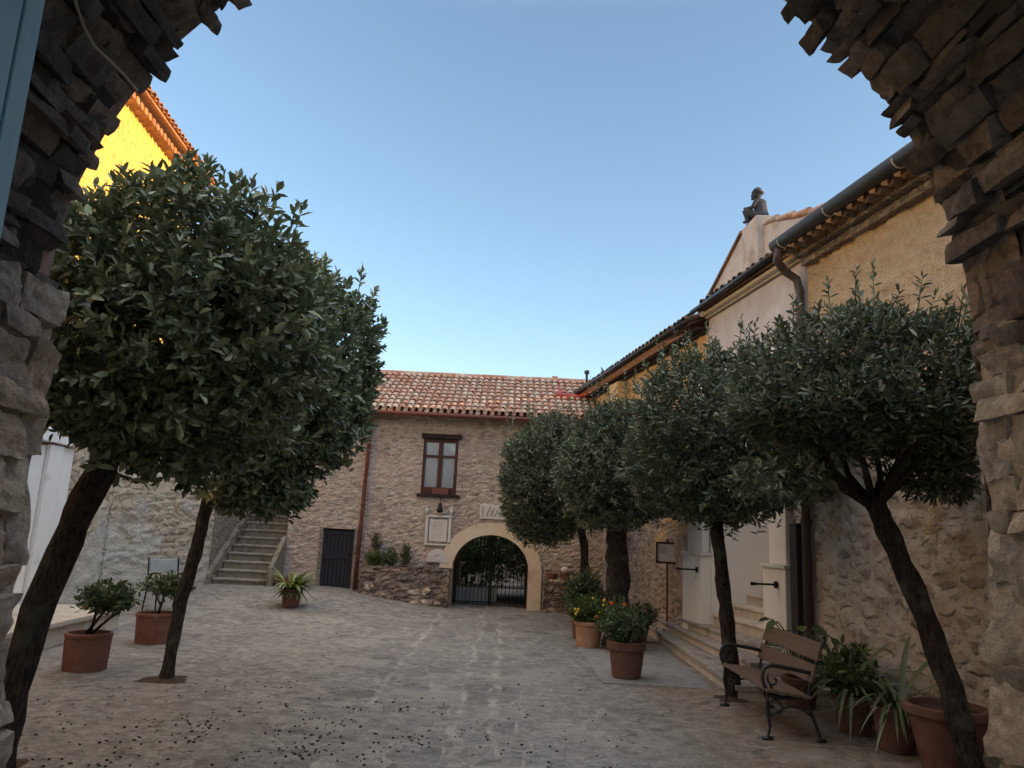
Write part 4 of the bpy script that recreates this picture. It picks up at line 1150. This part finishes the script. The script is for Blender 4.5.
def tree(name, label, base, path, r0_, r1_, c, rad, ntw, leaf, seed, mat, bark, flat=.75, shoots=0, lump=.10, wid=.42, shoot_len=.35, limbs=9, up_bias=.32, group=None, low=None):
    t = thing(name, label, 'tree', base, group=group)
    pts = [Vector(base) + Vector((0, 0, -.08))] + [Vector(q) for q in path]
    # smooth the path
    fine = []
    for i in range(len(pts) - 1):
        a = pts[max(i - 1, 0)]; b = pts[i]; c_ = pts[i + 1]; d = pts[min(i + 2, len(pts) - 1)]
        for k in range(6):
            s_ = k / 6
            fine.append(.5 * ((2 * b) + (c_ - a) * s_ + (2 * a - 5 * b + 4 * c_ - d) * s_ ** 2 + (3 * b - a - 3 * c_ + d) * s_ ** 3))
    fine.append(pts[-1])
    n = len(fine)
    rr = [(r0_ + (r1_ - r0_) * (i / (n - 1))) * (1.25 if i == 0 else 1.12 if i == 1 else 1.04 if i == 2 else 1) for i in range(n)]
    mb = MB()
    rw_ = random.Random(seed)
    f2, r2 = [], []
    for i in range(n):
        f2.append(fine[i] + Vector((rw_.uniform(-1, 1), rw_.uniform(-1, 1), 0)) * rr[i] * .07); r2.append(rr[i] * rw_.uniform(.94, 1.06))
    mb.tube(f2, r2, 14, wob=.25)
    tr = mb.build('trunk', bark, t, smooth=True)
    top = pts[-1]
    for k in range(limbs):
        a = 2 * math.pi * (k + rw_.uniform(-.3, .3)) / limbs
        el = rw_.uniform(-.25, .40) if flat < .5 else rw_.uniform(-.15, .75)
        e = Vector(c) + Vector((math.cos(a) * rad[0] * .8 * math.cos(el), math.sin(a) * rad[1] * .8 * math.cos(el), math.sin(el) * rad[2] * .8))
        m1 = top.lerp(e, .35) + Vector((rw_.uniform(-.1, .1), rw_.uniform(-.1, .1), rw_.uniform(-.16, .0) if flat < .5 else rw_.uniform(-.08, .12)))
        m2 = top.lerp(e, .7) + Vector((rw_.uniform(-.1, .1), rw_.uniform(-.1, .1), rw_.uniform(0, .15)))
        mb = MB(); mb.tube([top - Vector((0, 0, .06)), m1, m2, e], [r1_ * .50, r1_ * .34, r1_ * .22, r1_ * .10], 8, wob=.2)
        mb.build('limb', bark, t, smooth=True)
    B, D, NN_, LL, stems = crown_leaves(c, rad, ntw, leaf, seed, flat, lump=lump, shoots=shoots, shoot_len=shoot_len, up_bias=up_bias)
    if low:   # hanging lower tier
        for (lc, lr, ln_, s2) in low:
            b2, d2, n2, l2, _ = crown_leaves(lc, lr, ln_, leaf, s2, 1.0, lump=.15, up_bias=.1)
            B, D, NN_, LL = np.concatenate([B, b2]), np.concatenate([D, d2]), np.concatenate([NN_, n2]), np.concatenate([LL, l2])
    WW = LL * wid
    if stems:
        a = np.array([q[0] for q in stems]); b = np.array([q[1] for q in stems])
        sl = np.linalg.norm(b - a, axis=1)
        B, D, LL = np.concatenate([B, a]), np.concatenate([D, (b - a) / sl[:, None]]), np.concatenate([LL, sl])
        NN_, WW = np.concatenate([NN_, RNG.normal(size=a.shape)]), np.concatenate([WW, np.full(len(a), .012)])
    cr = leaves_mesh('crown', B, D, NN_, LL, WW, mat, t)
    return t


G_L, G_R = None, None
tree('laurel_tree', 'leaning laurel tree with round dense crown nearest on the left', (-3.30, 5.45, 0), [(-3.25, 5.5, .8), (-3.14, 5.56, 1.4), (-2.98, 5.6, 2.0), (-2.8, 5.6, 2.5)], .104, .105, (-2.56, 5.65, 3.12), (1.20, 1.08, 1.20), 1900, .112, 101, M['leaf_bay'], M['bark'], .98, 14, shoot_len=.22, limbs=10)
tree('laurel_tree', 'slimmer laurel tree behind the first, trunk standing in a soil patch', (-3.55, 8.62, 0), [(-3.5, 8.62, .7), (-3.40, 8.6, 1.3), (-3.32, 8.6, 1.9), (-3.1, 8.6, 2.5)], .070, .066, (-2.74, 8.65, 3.42), (1.30, 1.2, 1.52), 2300, .115, 202, M['leaf_bay'], M['bark'], .95, 16, shoot_len=.25, limbs=10, low=[((-2.80, 8.5, 2.02), (.66, .6, .28), 240, 33)])
tree('holm_oak', 'leaning evergreen with flat domed crown nearest on the right', (3.62, 6.12, 0), [(3.50, 6.2, .7), (3.32, 6.32, 1.4), (3.14, 6.4, 1.95), (3.08, 6.42, 2.12)], .090, .082, (3.02, 6.45, 2.90), (1.14, 1.05, 1.0), 2200, .092, 303, M['leaf_olive'], M['bark_dark'], .36, 26, wid=.33, shoot_len=.38, limbs=12, up_bias=.6,
     low=[((2.30, 6.4, 2.26), (.42, .45, .22), 130, 31), ((3.66, 6.5, 2.38), (.38, .38, .30), 150, 32)])
tree('holm_oak', 'evergreen with grey green crown behind the iron bench', (2.66, 9.05, 0), [(2.60, 9.05, .8), (2.52, 9.0, 1.4), (2.46, 9.0, 1.95)], .085, .075, (2.62, 9.05, 2.88), (1.26, 1.1, 1.20), 2300, .098, 404, M['leaf_olive'], M['bark_dark'], .82, 30, wid=.34, shoot_len=.42, up_bias=.55)
tree('holm_oak', 'evergreen with thick dark trunk behind the flower pots', (1.90, 12.9, 0), [(1.89, 12.9, .8), (1.87, 12.9, 1.5), (1.86, 12.9, 2.0)], .20, .17, (1.95, 12.8, 2.93), (1.22, 1.1, 1.27), 2300, .108, 505, M['leaf_olive'], M['bark_dark'], .85, 26, wid=.32, shoot_len=.45, up_bias=.5)
tree('holm_oak', 'farthest evergreen, its crown overlapping the right side of the arch', (1.62, 15.6, 0), [(1.62, 15.6, .9), (1.60, 15.6, 1.5), (1.5, 15.6, 2.0)], .10, .08, (.86, 15.55, 2.86), (1.08, 1.0, 1.42), 2500, .105, 606, M['leaf_olive'], M['bark_dark'], .95, 16, wid=.32, shoot_len=.35, up_bias=.5)


def bush(parent, c, rad, ntw, leaf, seed, mat, name='foliage', wid=.4, per=8, up_bias=.5, lump=.2, flat=.8):
    B, D, NN_, LL, _ = crown_leaves(c, rad, ntw, leaf, seed, flat, per=per, lump=lump, up_bias=up_bias)
    return leaves_mesh(name, B, D, NN_, LL, LL * wid, mat, parent)
def strap(mb, base, ang, length, width, rise, droop, seg=7):
    d = Vector((math.cos(ang), math.sin(ang), 0)); s_ = Vector((-d.y, d.x, 0))
    vs = []
    for i in range(seg + 1):
        t = i / seg
        p = Vector(base) + d * (length * (t * .45 + .3 * t * t)) + Vector((0, 0, length * (rise * t - droop * t * t)))
        ww = width * (math.sin(math.pi * min(1, t * .86 + .12)) ** .7) * (1 if i < seg else .1)
        vs += [p - s_ * ww / 2, p + Vector((0, 0, -ww * .15)), p + s_ * ww / 2]
    fs = []
    for i in range(seg):
        a = i * 3
        fs += [(a, a + 1, a + 4, a + 3), (a + 1, a + 2, a + 5, a + 4)]
    mb.add(vs, fs)
def straps(parent, base, n, length, width, mat, seed, rise=(.7, 1.1), droop=(.2, .9), spread=.06, name='foliage'):
    r_ = random.Random(seed)
    mb = MB()
    for k in range(n):
        a = r_.uniform(0, 6.283)
        q = r_.uniform(0, spread)
        strap(mb, (base[0] + q * math.cos(a), base[1] + q * math.sin(a), base[2]), a + r_.uniform(-.4, .4), length * r_.uniform(.6, 1.1), width * r_.uniform(.7, 1.1), r_.uniform(*rise), r_.uniform(*droop))
    return mb.build(name, mat, parent, smooth=True)
def pot(parent, c, rt_, rb_, h, mat, rim=.035, rimh=.06, label=None):
    x, y, z = c
    mb = MB(); mb.lathe([(rb_, 0), (rb_ + (rt_ - rb_) * .35, h * .38), (rt_ - rim * .6, h - rimh), (rt_, h - rimh + .005), (rt_ + .004, h - .012), (rt_ - .008, h), (rt_ - .035, h), (rt_ - .045, h - .05)], c, 36)
    p = mb.build('pot', mat, parent, smooth=True)
    es_ = p.modifiers.new('edges', 'EDGE_SPLIT'); es_.split_angle = R(38)
    mb = MB(); mb.lathe([(rt_ - .05, h - .10), (rt_ - .05, h - .045), (.01, h - .03)], c, 24); mb.build('soil', M['soil'], parent)
    return p


# left pair
t = thing('potted_shrub', 'potted shrub in a wide terracotta tub by the low platform', 'potted plant', (-4.62, 8.98, 0))
pot(t, (-4.62, 8.98, 0), .245, .225, .40, M['pot'], rim=.01, rimh=.05)
mb = MB()
for a, b in (((-4.66, 8.98, .38), (-4.42, 8.98, .72)), ((-4.62, 9.0, .38), (-4.58, 8.95, .74)), ((-4.6, 8.98, .38), (-4.3, 9.0, .66))): mb.tube([a, Vector(a).lerp(Vector(b), .5) + Vector((.02, 0, .03)), b], [.018, .014, .008], 7)
mb.build('stem', M['bark'], t, smooth=True)
bush(t, (-4.46, 8.98, .80), (.36, .33, .19), 150, .085, 11, M['leaf_dark'], per=9)
t = thing('potted_shrub', 'potted sapling in a round terracotta tub before the second laurel', 'potted plant', (-4.80, 11.1, 0))
pot(t, (-4.80, 11.1, 0), .275, .25, .40, M['pot'], rim=.01, rimh=.05)
mb = MB(); mb.tube([(-4.80, 11.1, .34), (-4.76, 11.1, .55), (-4.70, 11.1, .74)], [.02, .016, .01], 7); mb.tube([(-4.78, 11.1, .5), (-4.9, 11.1, .7)], [.014, .007], 6); mb.tube([(-4.75, 11.1, .66), (-4.5, 11.12, .76)], [.012, .006], 6); mb.build('stem', M['bark'], t, smooth=True)
bush(t, (-4.72, 11.1, .80), (.36, .34, .17), 95, .095, 12, M['leaf_dark'], per=8)
# clivia pot by the stairs
zc = gz(-3.95, 15.0)
t = thing('potted_lily', 'bushy yellow green strap leaved plant in a brown pot', 'potted plant', (-4.0, 15.0, zc))
pot(t, (-4.0, 15.0, zc), .20, .15, .34, M['pot_dark'])
straps(t, (-4.0, 15.0, zc + .30), 70, .62, .075, M['leaf_yellow'], 13, spread=.13)
straps(t, (-4.0, 15.0, zc + .28), 40, .5, .065, M['leaf_green'], 14, rise=(.4, .8), droop=(.3, 1.0), spread=.13, name='lower_leaves')
# terracotta trough by the stair wall
zc = gz(-4.9, 17.4)
t = thing('clay_trough', 'empty low terracotta trough at the foot of the stairs', 'trough', (-4.8, 17.5, zc))
mb = MB(); mb.hexa([(-5.02, 17.4, zc), (-4.55, 17.4, zc), (-4.55, 17.62, zc), (-5.02, 17.62, zc), (-5.05, 17.37, zc + .2), (-4.52, 17.37, zc + .2), (-4.52, 17.65, zc + .2), (-5.05, 17.65, zc + .2)]); mb.build('box', M['pot'], t, bevel=.01)
mb = MB(); mb.box(-5.02, -4.55, 17.40, 17.62, zc + .2005, zc + .206); mb.build('soil', M['soil'], t)

# right group of pots
t = thing('potted_bush', 'dark green bushy plant in a rimmed terracotta pot in the open court', 'potted plant', (1.60, 10.02, .02))
pot(t, (1.60, 10.02, .02), .245, .175, .43, M['pot_dark'], rim=.045, rimh=.10)
bush(t, (1.57, 10.02, .62), (.30, .28, .26), 200, .075, 21, M['leaf_dark'], per=9, wid=.36)
t = thing('potted_bush', 'green plant with yellow flowers in a pale clay pot', 'potted plant', (1.40, 12.6, 0))
pot(t, (1.40, 12.6, 0), .235, .175, .40, M['pot_pale'])
bush(t, (1.36, 12.6, .58), (.32, .3, .26), 190, .08, 22, M['leaf_green'], per=9, wid=.4)
mb = MB()
rr_ = random.Random(4)
for k in range(9): mb.ball((1.36 + rr_.uniform(-.3, .3), 12.36 + rr_.uniform(-.06, .1), .6 + rr_.uniform(-.15, .22)), .022, 6, 4)
mb.build('flowers', M['flower_y'], t)
t = thing('potted_bush', 'tall dark bush in a hidden pot behind the pale clay pot', 'potted plant', (1.40, 13.6, 0))
pot(t, (1.40, 13.6, 0), .2, .15, .32, M['pot_dark'])
bush(t, (1.40, 13.6, .78), (.36, .34, .38), 200, .085, 23, M['leaf_dark'], per=9)
t = thing('flowering_plant', 'orange flowering plant at the foot of the thick dark trunk', 'potted plant', (1.80, 12.35, 0))
pot(t, (1.80, 12.35, 0), .18, .14, .28, M['pot'])
bush(t, (1.80, 12.35, .52), (.34, .3, .26), 150, .075, 24, M['leaf_green'], per=8, lump=.3)
mb = MB()
for k in range(10):
    q = Vector((1.72 + rr_.uniform(-.28, .22), 12.12 + rr_.uniform(-.08, .12), .55 + rr_.uniform(-.15, .2)))
    for a in range(5): mb.ball(q + Vector((.02 * math.cos(a * 1.257), .0, .02 * math.sin(a * 1.257))), (.016, .01, .016), 6, 4)
mb.build('flowers', M['flower'], t)
t = thing('potted_bush', 'low dark shrub spreading against the wall beside the notice post', 'potted plant', (2.35, 13.6, 0))
pot(t, (2.35, 13.6, 0), .2, .15, .25, M['pot_dark'])
bush(t, (2.35, 13.6, .42), (.38, .34, .22), 150, .075, 25, M['leaf_dark'], per=8)

# plants behind the bench
BZ = gz(3.3, 8)
def planted(label, c, rt_, h, mat): 
    t = thing('potted_plant', label, 'potted plant', c)
    pot(t, c, rt_, rt_ * .72, h, mat)
    return t
t = planted('broad leaved plant in a pot directly behind the bench', (3.30, 8.75, 0), .2, .32, M['pot_dark'])
rl = random.Random(8)
B, D, NN_, LL = [], [], [], []
stm = MB()
for k in range(16):
    a = rl.uniform(0, 6.28); q = rl.uniform(.1, .42)
    b = Vector((3.30 + q * math.cos(a), 8.75 + q * math.sin(a), rl.uniform(.55, .95)))
    B.append(b); D.append((math.cos(a), math.sin(a), rl.uniform(-.5, .1))); NN_.append((-.2, -.3, 1)); LL.append(rl.uniform(.13, .23))
    stm.tube([(3.30, 8.75, .3), Vector((3.30, 8.75, .3)).lerp(b, .6) + Vector((0, 0, .12)), b], .007, 5)
leaves_mesh('foliage', np.array([tuple(b) for b in B]), np.array(D), np.array(NN_), np.array(LL), np.array(LL) * .7, M['leaf_dark'], t)
stm.build('stem', M['leaf_dark'], t)
t = planted('tangled strap leaved plant in a dark pot beside the bench end', (3.42, 7.72, 0), .2, .34, M['pot_dark'])
straps(t, (3.42, 7.72, .3), 60, .75, .045, M['leaf_dark'], 41, rise=(.5, 1.1), droop=(.4, 1.2), spread=.12)
bush(t, (3.38, 7.75, .5), (.28, .28, .2), 70, .09, 44, M['leaf_green'], name='lower_leaves', per=7)
t = planted('grassy plant with long arching blades next to the big pot', (3.52, 7.12, 0), .2, .36, M['pot_dark'])
straps(t, (3.52, 7.12, .32), 46, .62, .035, M['leaf_dark'], 42, rise=(.5, 1.15), droop=(.4, 1.2), spread=.12)
mb = MB(); strap(mb, (3.55, 7.1, .34), .1, .8, .06, 1.15, .45, 9); strap(mb, (3.56, 7.1, .34), .9, .75, .05, 1.2, .4, 9); strap(mb, (3.5, 7.1, .34), 2.2, .5, .05, 1.3, .2, 9); mb.build('tall_blades', M['leaf_dark'], t, smooth=True)
t = planted('low leafy plant in the shadow between bench and wall', (3.62, 8.2, 0), .18, .3, M['pot_dark'])
bush(t, (3.60, 8.2, .5), (.32, .3, .25), 110, .11, 43, M['leaf_dark'], per=7)
t = thing('clay_pot', 'large terracotta pot of bare soil behind the leaning near tree', 'pot', (3.66, 6.55, 0))
pot(t, (3.66, 6.55, 0), .32, .20, .50, M['pot_dark'], rim=.05, rimh=.075)
bush(t, (3.66, 6.55, .47), (.2, .2, .03), 26, .04, 45, M['leaf_dry'], name='seedlings', per=5)

# shrubs on the left planting bed
def bedplant(label, c, rad, n, leaf, mat, seed, spikes=0):
    t = thing('shrub', label, 'shrub', (c[0], c[1], .84))
    bush(t, c, rad, n, leaf, seed, mat, per=8, lump=.25)
    mb = MB()
    mb.tube([(c[0], c[1], .8), (c[0], c[1], c[2])], .012, 6); mb.build('stem', M['bark'], t)
    return t
bedplant('low green shrub on the planting bed near the downpipe', (-2.95, 17.95, 1.02), (.26, .18, .18), 90, .07, M['leaf_green'], 51)
bedplant('round green shrub in the middle of the left planting bed', (-2.62, 17.95, 1.05), (.24, .18, .22), 90, .07, M['leaf_dark'], 52)
bedplant('upright dark shrub on the planting bed, nearest the plaque', (-2.25, 17.95, 1.12), (.14, .14, .30), 70, .07, M['leaf_dark'], 53)
bedplant('dry reddish brown shrub on the planting bed by the downpipe', (-2.98, 18.05, 1.40), (.16, .1, .24), 36, .07, M['leaf_dry'], 54)
# pots on the right ledge
for i, (x, lab, hh) in enumerate(((1.12, 'small terracotta pot on the stone ledge, nearest the arch', .15), (1.42, 'middle terracotta pot on the stone ledge right of the arch', .17), (1.78, 'terracotta pot on the stone ledge nearest the far tree trunk', .15))):
    t = thing('clay_pot', lab, 'pot', (x, 17.86, .73), group='pots on the stone ledge')
    pot(t, (x, 17.86, .73), .13, .1, hh, M['pot'], rim=.02, rimh=.04)
mb = MB(); mb.ball((1.40, 17.86, .95), (.09, .08, .08), 12, 8); mb.tube([(1.40, 17.86, .87), (1.40, 17.86, .9)], .05, 10)
tag(mb.build('stone_ball', M['marble'], smooth=True), 'small pale stone ball resting on the middle ledge pot', 'ornament')
# creeping hedge beyond the gate
hd = MB()
t = thing('hedge', 'dark leafy hedge beyond the iron gate', 'hedge', (-1.2, 25.6, 0))
bush(t, (-1.2, 25.8, 1.7), (3.2, .8, 2.3), 1700, .17, 61, M['leaf_dark'], per=8)
mb = MB(); mb.tube([(-1.2, 25.6, 0), (-1.2, 25.6, 1.2)], .06, 7); mb.build('stem', M['bark'], t)

# ================================================================== BENCH
bn = thing('park_bench', 'wooden slatted bench with scrolled black iron ends facing the court', 'bench', (2.7, 7.95, 0))
BY0, BY1 = 7.22, 8.70
def curve(pts, n=6):
    pts = [Vector(p) for p in pts]
    out = []
    for i in range(len(pts) - 1):
        a = pts[max(i - 1, 0)]; b = pts[i]; c_ = pts[i + 1]; d = pts[min(i + 2, len(pts) - 1)]
        for k in range(n):
            s_ = k / n
            out.append(.5 * ((2 * b) + (c_ - a) * s_ + (2 * a - 5 * b + 4 * c_ - d) * s_ ** 2 + (3 * b - a - 3 * c_ + d) * s_ ** 3))
    return out + [pts[-1]]
def bench_end(y):
    mb = MB()
    X = lambda x, z: (x, y, z)
    mb.tube(curve([X(2.44, .0), X(2.47, .12), X(2.44, .28), X(2.46, .40)]), [.016] * 6 + [.018] * 13, 8)        # front leg
    mb.tube([X(2.39, .012), X(2.50, .012)], .018, 8)                                                                # foot
    mb.tube(curve([X(3.02, .0), X(2.96, .15), X(2.90, .30), X(2.90, .42), X(2.97, .62), X(3.05, .82), X(3.09, .88), X(3.07, .91)]), .018, 8)  # rear leg and back upright
    mb.tube([X(2.97, .012), X(3.07, .012)], .018, 8)
    mb.tube(curve([X(2.44, .39), X(2.6, .36), X(2.78, .37), X(2.91, .39)]), .02, 8)                              # seat rail
    mb.tube(curve([X(2.46, .40), X(2.40, .50), X(2.42, .60), X(2.50, .635), X(2.66, .62), X(2.82, .60), X(2.95, .58)]), .019, 8)  # arm rest
    sc = [X(2.52 + (.075 - .011 * i) * math.cos(i * .8 + 2.6), .515 + (.075 - .011 * i) * math.sin(i * .8 + 2.6)) for i in range(7)]
    mb.tube(curve(sc, 4), .011, 7)                                                                                   # scroll
    mb.tube(curve([X(2.46, .40), X(2.50, .43), X(2.47, .48)]), .012, 7)
    sc = [X(2.53 + .07 * math.cos(i * .75 - 1.2), .27 + .07 * math.sin(i * .75 - 1.2)) for i in range(8)]
    mb.tube(curve(sc, 4), .010, 7)
    mb.tube(curve([X(2.47, .2), X(2.65, .28), X(2.8, .28), X(2.94, .2)]), .011, 7)
    return mb.build('iron_end', M['iron_worn'], bn, smooth=True)
bench_end(BY0 + .06); bench_end(BY1 - .06)
def slat(x0, z0, x1, z1, th):
    d = Vector((x1 - x0, 0, z1 - z0)).normalized(); nn = Vector((-d.z, 0, d.x)) * th
    P = lambda x, y, z, k: (x + nn.x * k, y, z + nn.z * k)
    mb = MB(); mb.hexa([P(x0, BY0, z0, 0), P(x1, BY0, z1, 0), P(x1, BY1, z1, 0), P(x0, BY1, z0, 0), P(x0, BY0, z0, 1), P(x1, BY0, z1, 1), P(x1, BY1, z1, 1), P(x0, BY1, z0, 1)])
    return mb
for i, (a, b) in enumerate(((2.42, 2.535), (2.545, 2.655), (2.665, 2.775), (2.785, 2.895))):
    slat(a, .412 - .012 * i, b, .400 - .012 * i, .028).build('seat_slat', M['plank'], bn, bevel=.006)
for (xa, za, xb, zb) in ((2.918, .50, 2.972, .655), (2.985, .69, 3.045, .85)):
    slat(xa, za, xb, zb, .028).build('back_slat', M['plank'], bn, bevel=.006)
bn.scale = (.84, 1, 1)
bn.location.x = 2.655
# pale blue garden chair by the left wall
zc = gz(-5.96, 14.05)
gc = thing('garden_chair', 'pale blue grey metal chair by the plaster wall', 'chair', (-5.96, 14.05, zc), R(48))
def loc(mb, name, mat, **k): return mb.build(name, mat, gc, world=False, **k)
mb = MB(); mb.box(-.26, .26, -.24, .22, .42, .45); loc(mb, 'seat', M['chair_blue'], bevel=.008)
mb = MB(); mb.prism([(-.25, .235, .68), (.25, .235, .68), (.25, .29, .88), (-.25, .29, .88)], (0, .02, .01)); loc(mb, 'backrest', M['chair_blue'], bevel=.006)
for sx in (-1, 1):
    mb = MB(); mb.tube(curve([(sx * .27, -.22, 0), (sx * .27, -.20, .3), (sx * .27, -.26, .62), (sx * .27, 0, .66), (sx * .27, .22, .62)]), .014, 7); loc(mb, 'leg', M['iron'], smooth=True)
    mb = MB(); mb.tube(curve([(sx * .27, .30, 0), (sx * .27, .22, .42), (sx * .27, .30, .92)]), .014, 7); loc(mb, 'leg', M['iron'], smooth=True)

# ================================================================== STATUE
sx, sy, sz = GX(11.45) + .06, 11.45, 6.80
stt = MB()
def bl(p, r_): stt.ball((sx + p[0], sy + p[1], sz + p[2]), r_, 12, 8)
def lb_(a, b, ra, rb, n=5): stt.tube([Vector((sx, sy, sz)) + Vector(a).lerp(Vector(b), i / n) for i in range(n + 1)], [ra + (rb - ra) * i / n for i in range(n + 1)], 10)
# seated figure facing the far end (+Y is away, so it faces -X/+Y: left in the picture)
F_ = Vector((-.62, .5, 0)).normalized(); S_ = Vector((F_.y, -F_.x, 0))
def W(f, s_, z): return tuple(F_ * f + S_ * s_ + Vector((0, 0, z)))
bl(W(-.04, 0, .07), (.10, .10, .075))                 # hips
lb_(W(-.05, 0, .08), W(-.02, 0, .25), .080, .085)     # torso
bl(W(-.02, .0, .26), (.09, .085, .05))                # shoulders
lb_(W(-.01, 0, .27), W(.0, 0, .34), .035, .035)       # neck
bl(W(.015, 0, .385), (.066, .066, .075))              # head
for k in range(12):
    a = k * .52; bl(tuple(Vector(W(-.0, 0, .405)) + Vector((.058 * math.cos(a), .058 * math.sin(a), .012 * math.sin(a * 2)))), .024)  # curls
bl(W(.0, 0, .45), (.05, .05, .025))
bl(W(.082, 0, .375), (.014, .014, .016))              # nose
bl(W(.07, 0, .335), (.022, .022, .016))               # chin
for s_ in (-1, 1):
    lb_(W(-.02, s_ * .06, .06), W(.15, s_ * .055, .17), .052, .040)   # thigh
    lb_(W(.15, s_ * .055, .17), W(.12, s_ * .05, .02), .040, .024)   # shin
    lb_(W(.11, s_ * .05, .018), W(.18, s_ * .055, .014), .024, .018) # foot
    lb_(W(-.02, s_ * .095, .27), W(.03, s_ * .11, .17), .030, .026)  # upper arm
    lb_(W(.03, s_ * .11, .17), W(.14, s_ * .05, .20), .025, .018)    # forearm on the knees
    bl(W(.155, s_ * .045, .205), (.025, .02, .018))
ob = stt.build('statue', M['statue'], None, smooth=True)
vs_ = [v_.co - Vector((sx, sy, sz)) for v_ in ob.data.vertices]
for v_, c_ in zip(ob.data.vertices, vs_): v_.co = c_
ob.location = (sx, sy, sz)
ob.scale = (1.25, 1.25, 1.25)
rmm = ob.modifiers.new('remesh', 'REMESH'); rmm.mode = 'VOXEL'; rmm.voxel_size = .009; rmm.use_smooth_shade = True
tag(ob, 'small dark stone figure of a seated child on the chapel gable', 'statue')

# ================================================================== LITTER and tree pits
lt = MB()
rl = random.Random(77)
n = 0
while n < 620:
    x, y = rl.gauss(-1.7, 1.3), rl.uniform(4.6, 9.5)
    if rl.random() > math.exp(-((y - 6.3) / 1.7) ** 2) or x > 1.5 or x < -4.6: continue
    if mn.noise(Vector((x * 1.7, y * 1.7, 8))) < rl.uniform(-.25, .3): continue
    s_ = rl.uniform(.004, .012)
    z = gz(x, y) + .018 * mn.noise(Vector((x * .9, y * .9, 0))) + .007 * mn.noise(Vector((x * 3.3, y * 3.3, 4)))
    lt.ball((x, y, z + s_ * .5), (s_ * rl.uniform(.8, 1.6), s_ * rl.uniform(.8, 1.5), s_ * .7), 6, 4)
    n += 1
tag(lt.build('fallen_berries', M['litter']), 'dark fallen berries scattered over the paving under the left trees', 'berries', kind='stuff')
B = np.stack([RNG.normal(-2.2, 1.5, 160), RNG.uniform(4.6, 10, 160), np.full(160, .02)], 1)
an = RNG.uniform(0, 6.28, 160)
lo = leaves_mesh('fallen_leaves', B, np.stack([np.cos(an), np.sin(an), np.zeros(160)], 1), np.stack([RNG.normal(0, .2, 160), RNG.normal(0, .2, 160), np.ones(160)], 1), np.full(160, .05), np.full(160, .022), M['leaf_dry'], None)
tag(lo, 'dry fallen leaves lying on the paving stones', 'leaves', kind='stuff')
pit = MB()
for (x, y, r_) in ((-3.55, 8.62, .30), (2.66, 9.05, .26), (3.62, 6.12, .3), (-3.38, 5.45, .34)):
    ring = [(x + r_ * (.8 + .5 * mn.noise(Vector((2 * math.cos(a), 2 * math.sin(a), x)))) * math.cos(a), y + r_ * (.7 + .4 * mn.noise(Vector((2 * math.cos(a), 2 * math.sin(a), x)))) * math.sin(a), .0) for a in np.linspace(0, 6.283, 49)[:-1]]
    pit.add(ring + [(x, y, .045)], [(i, (i + 1) % 48, 48) for i in range(48)])
tag(pit.build('soil_patch', M['soil'], smooth=True), kind='structure')
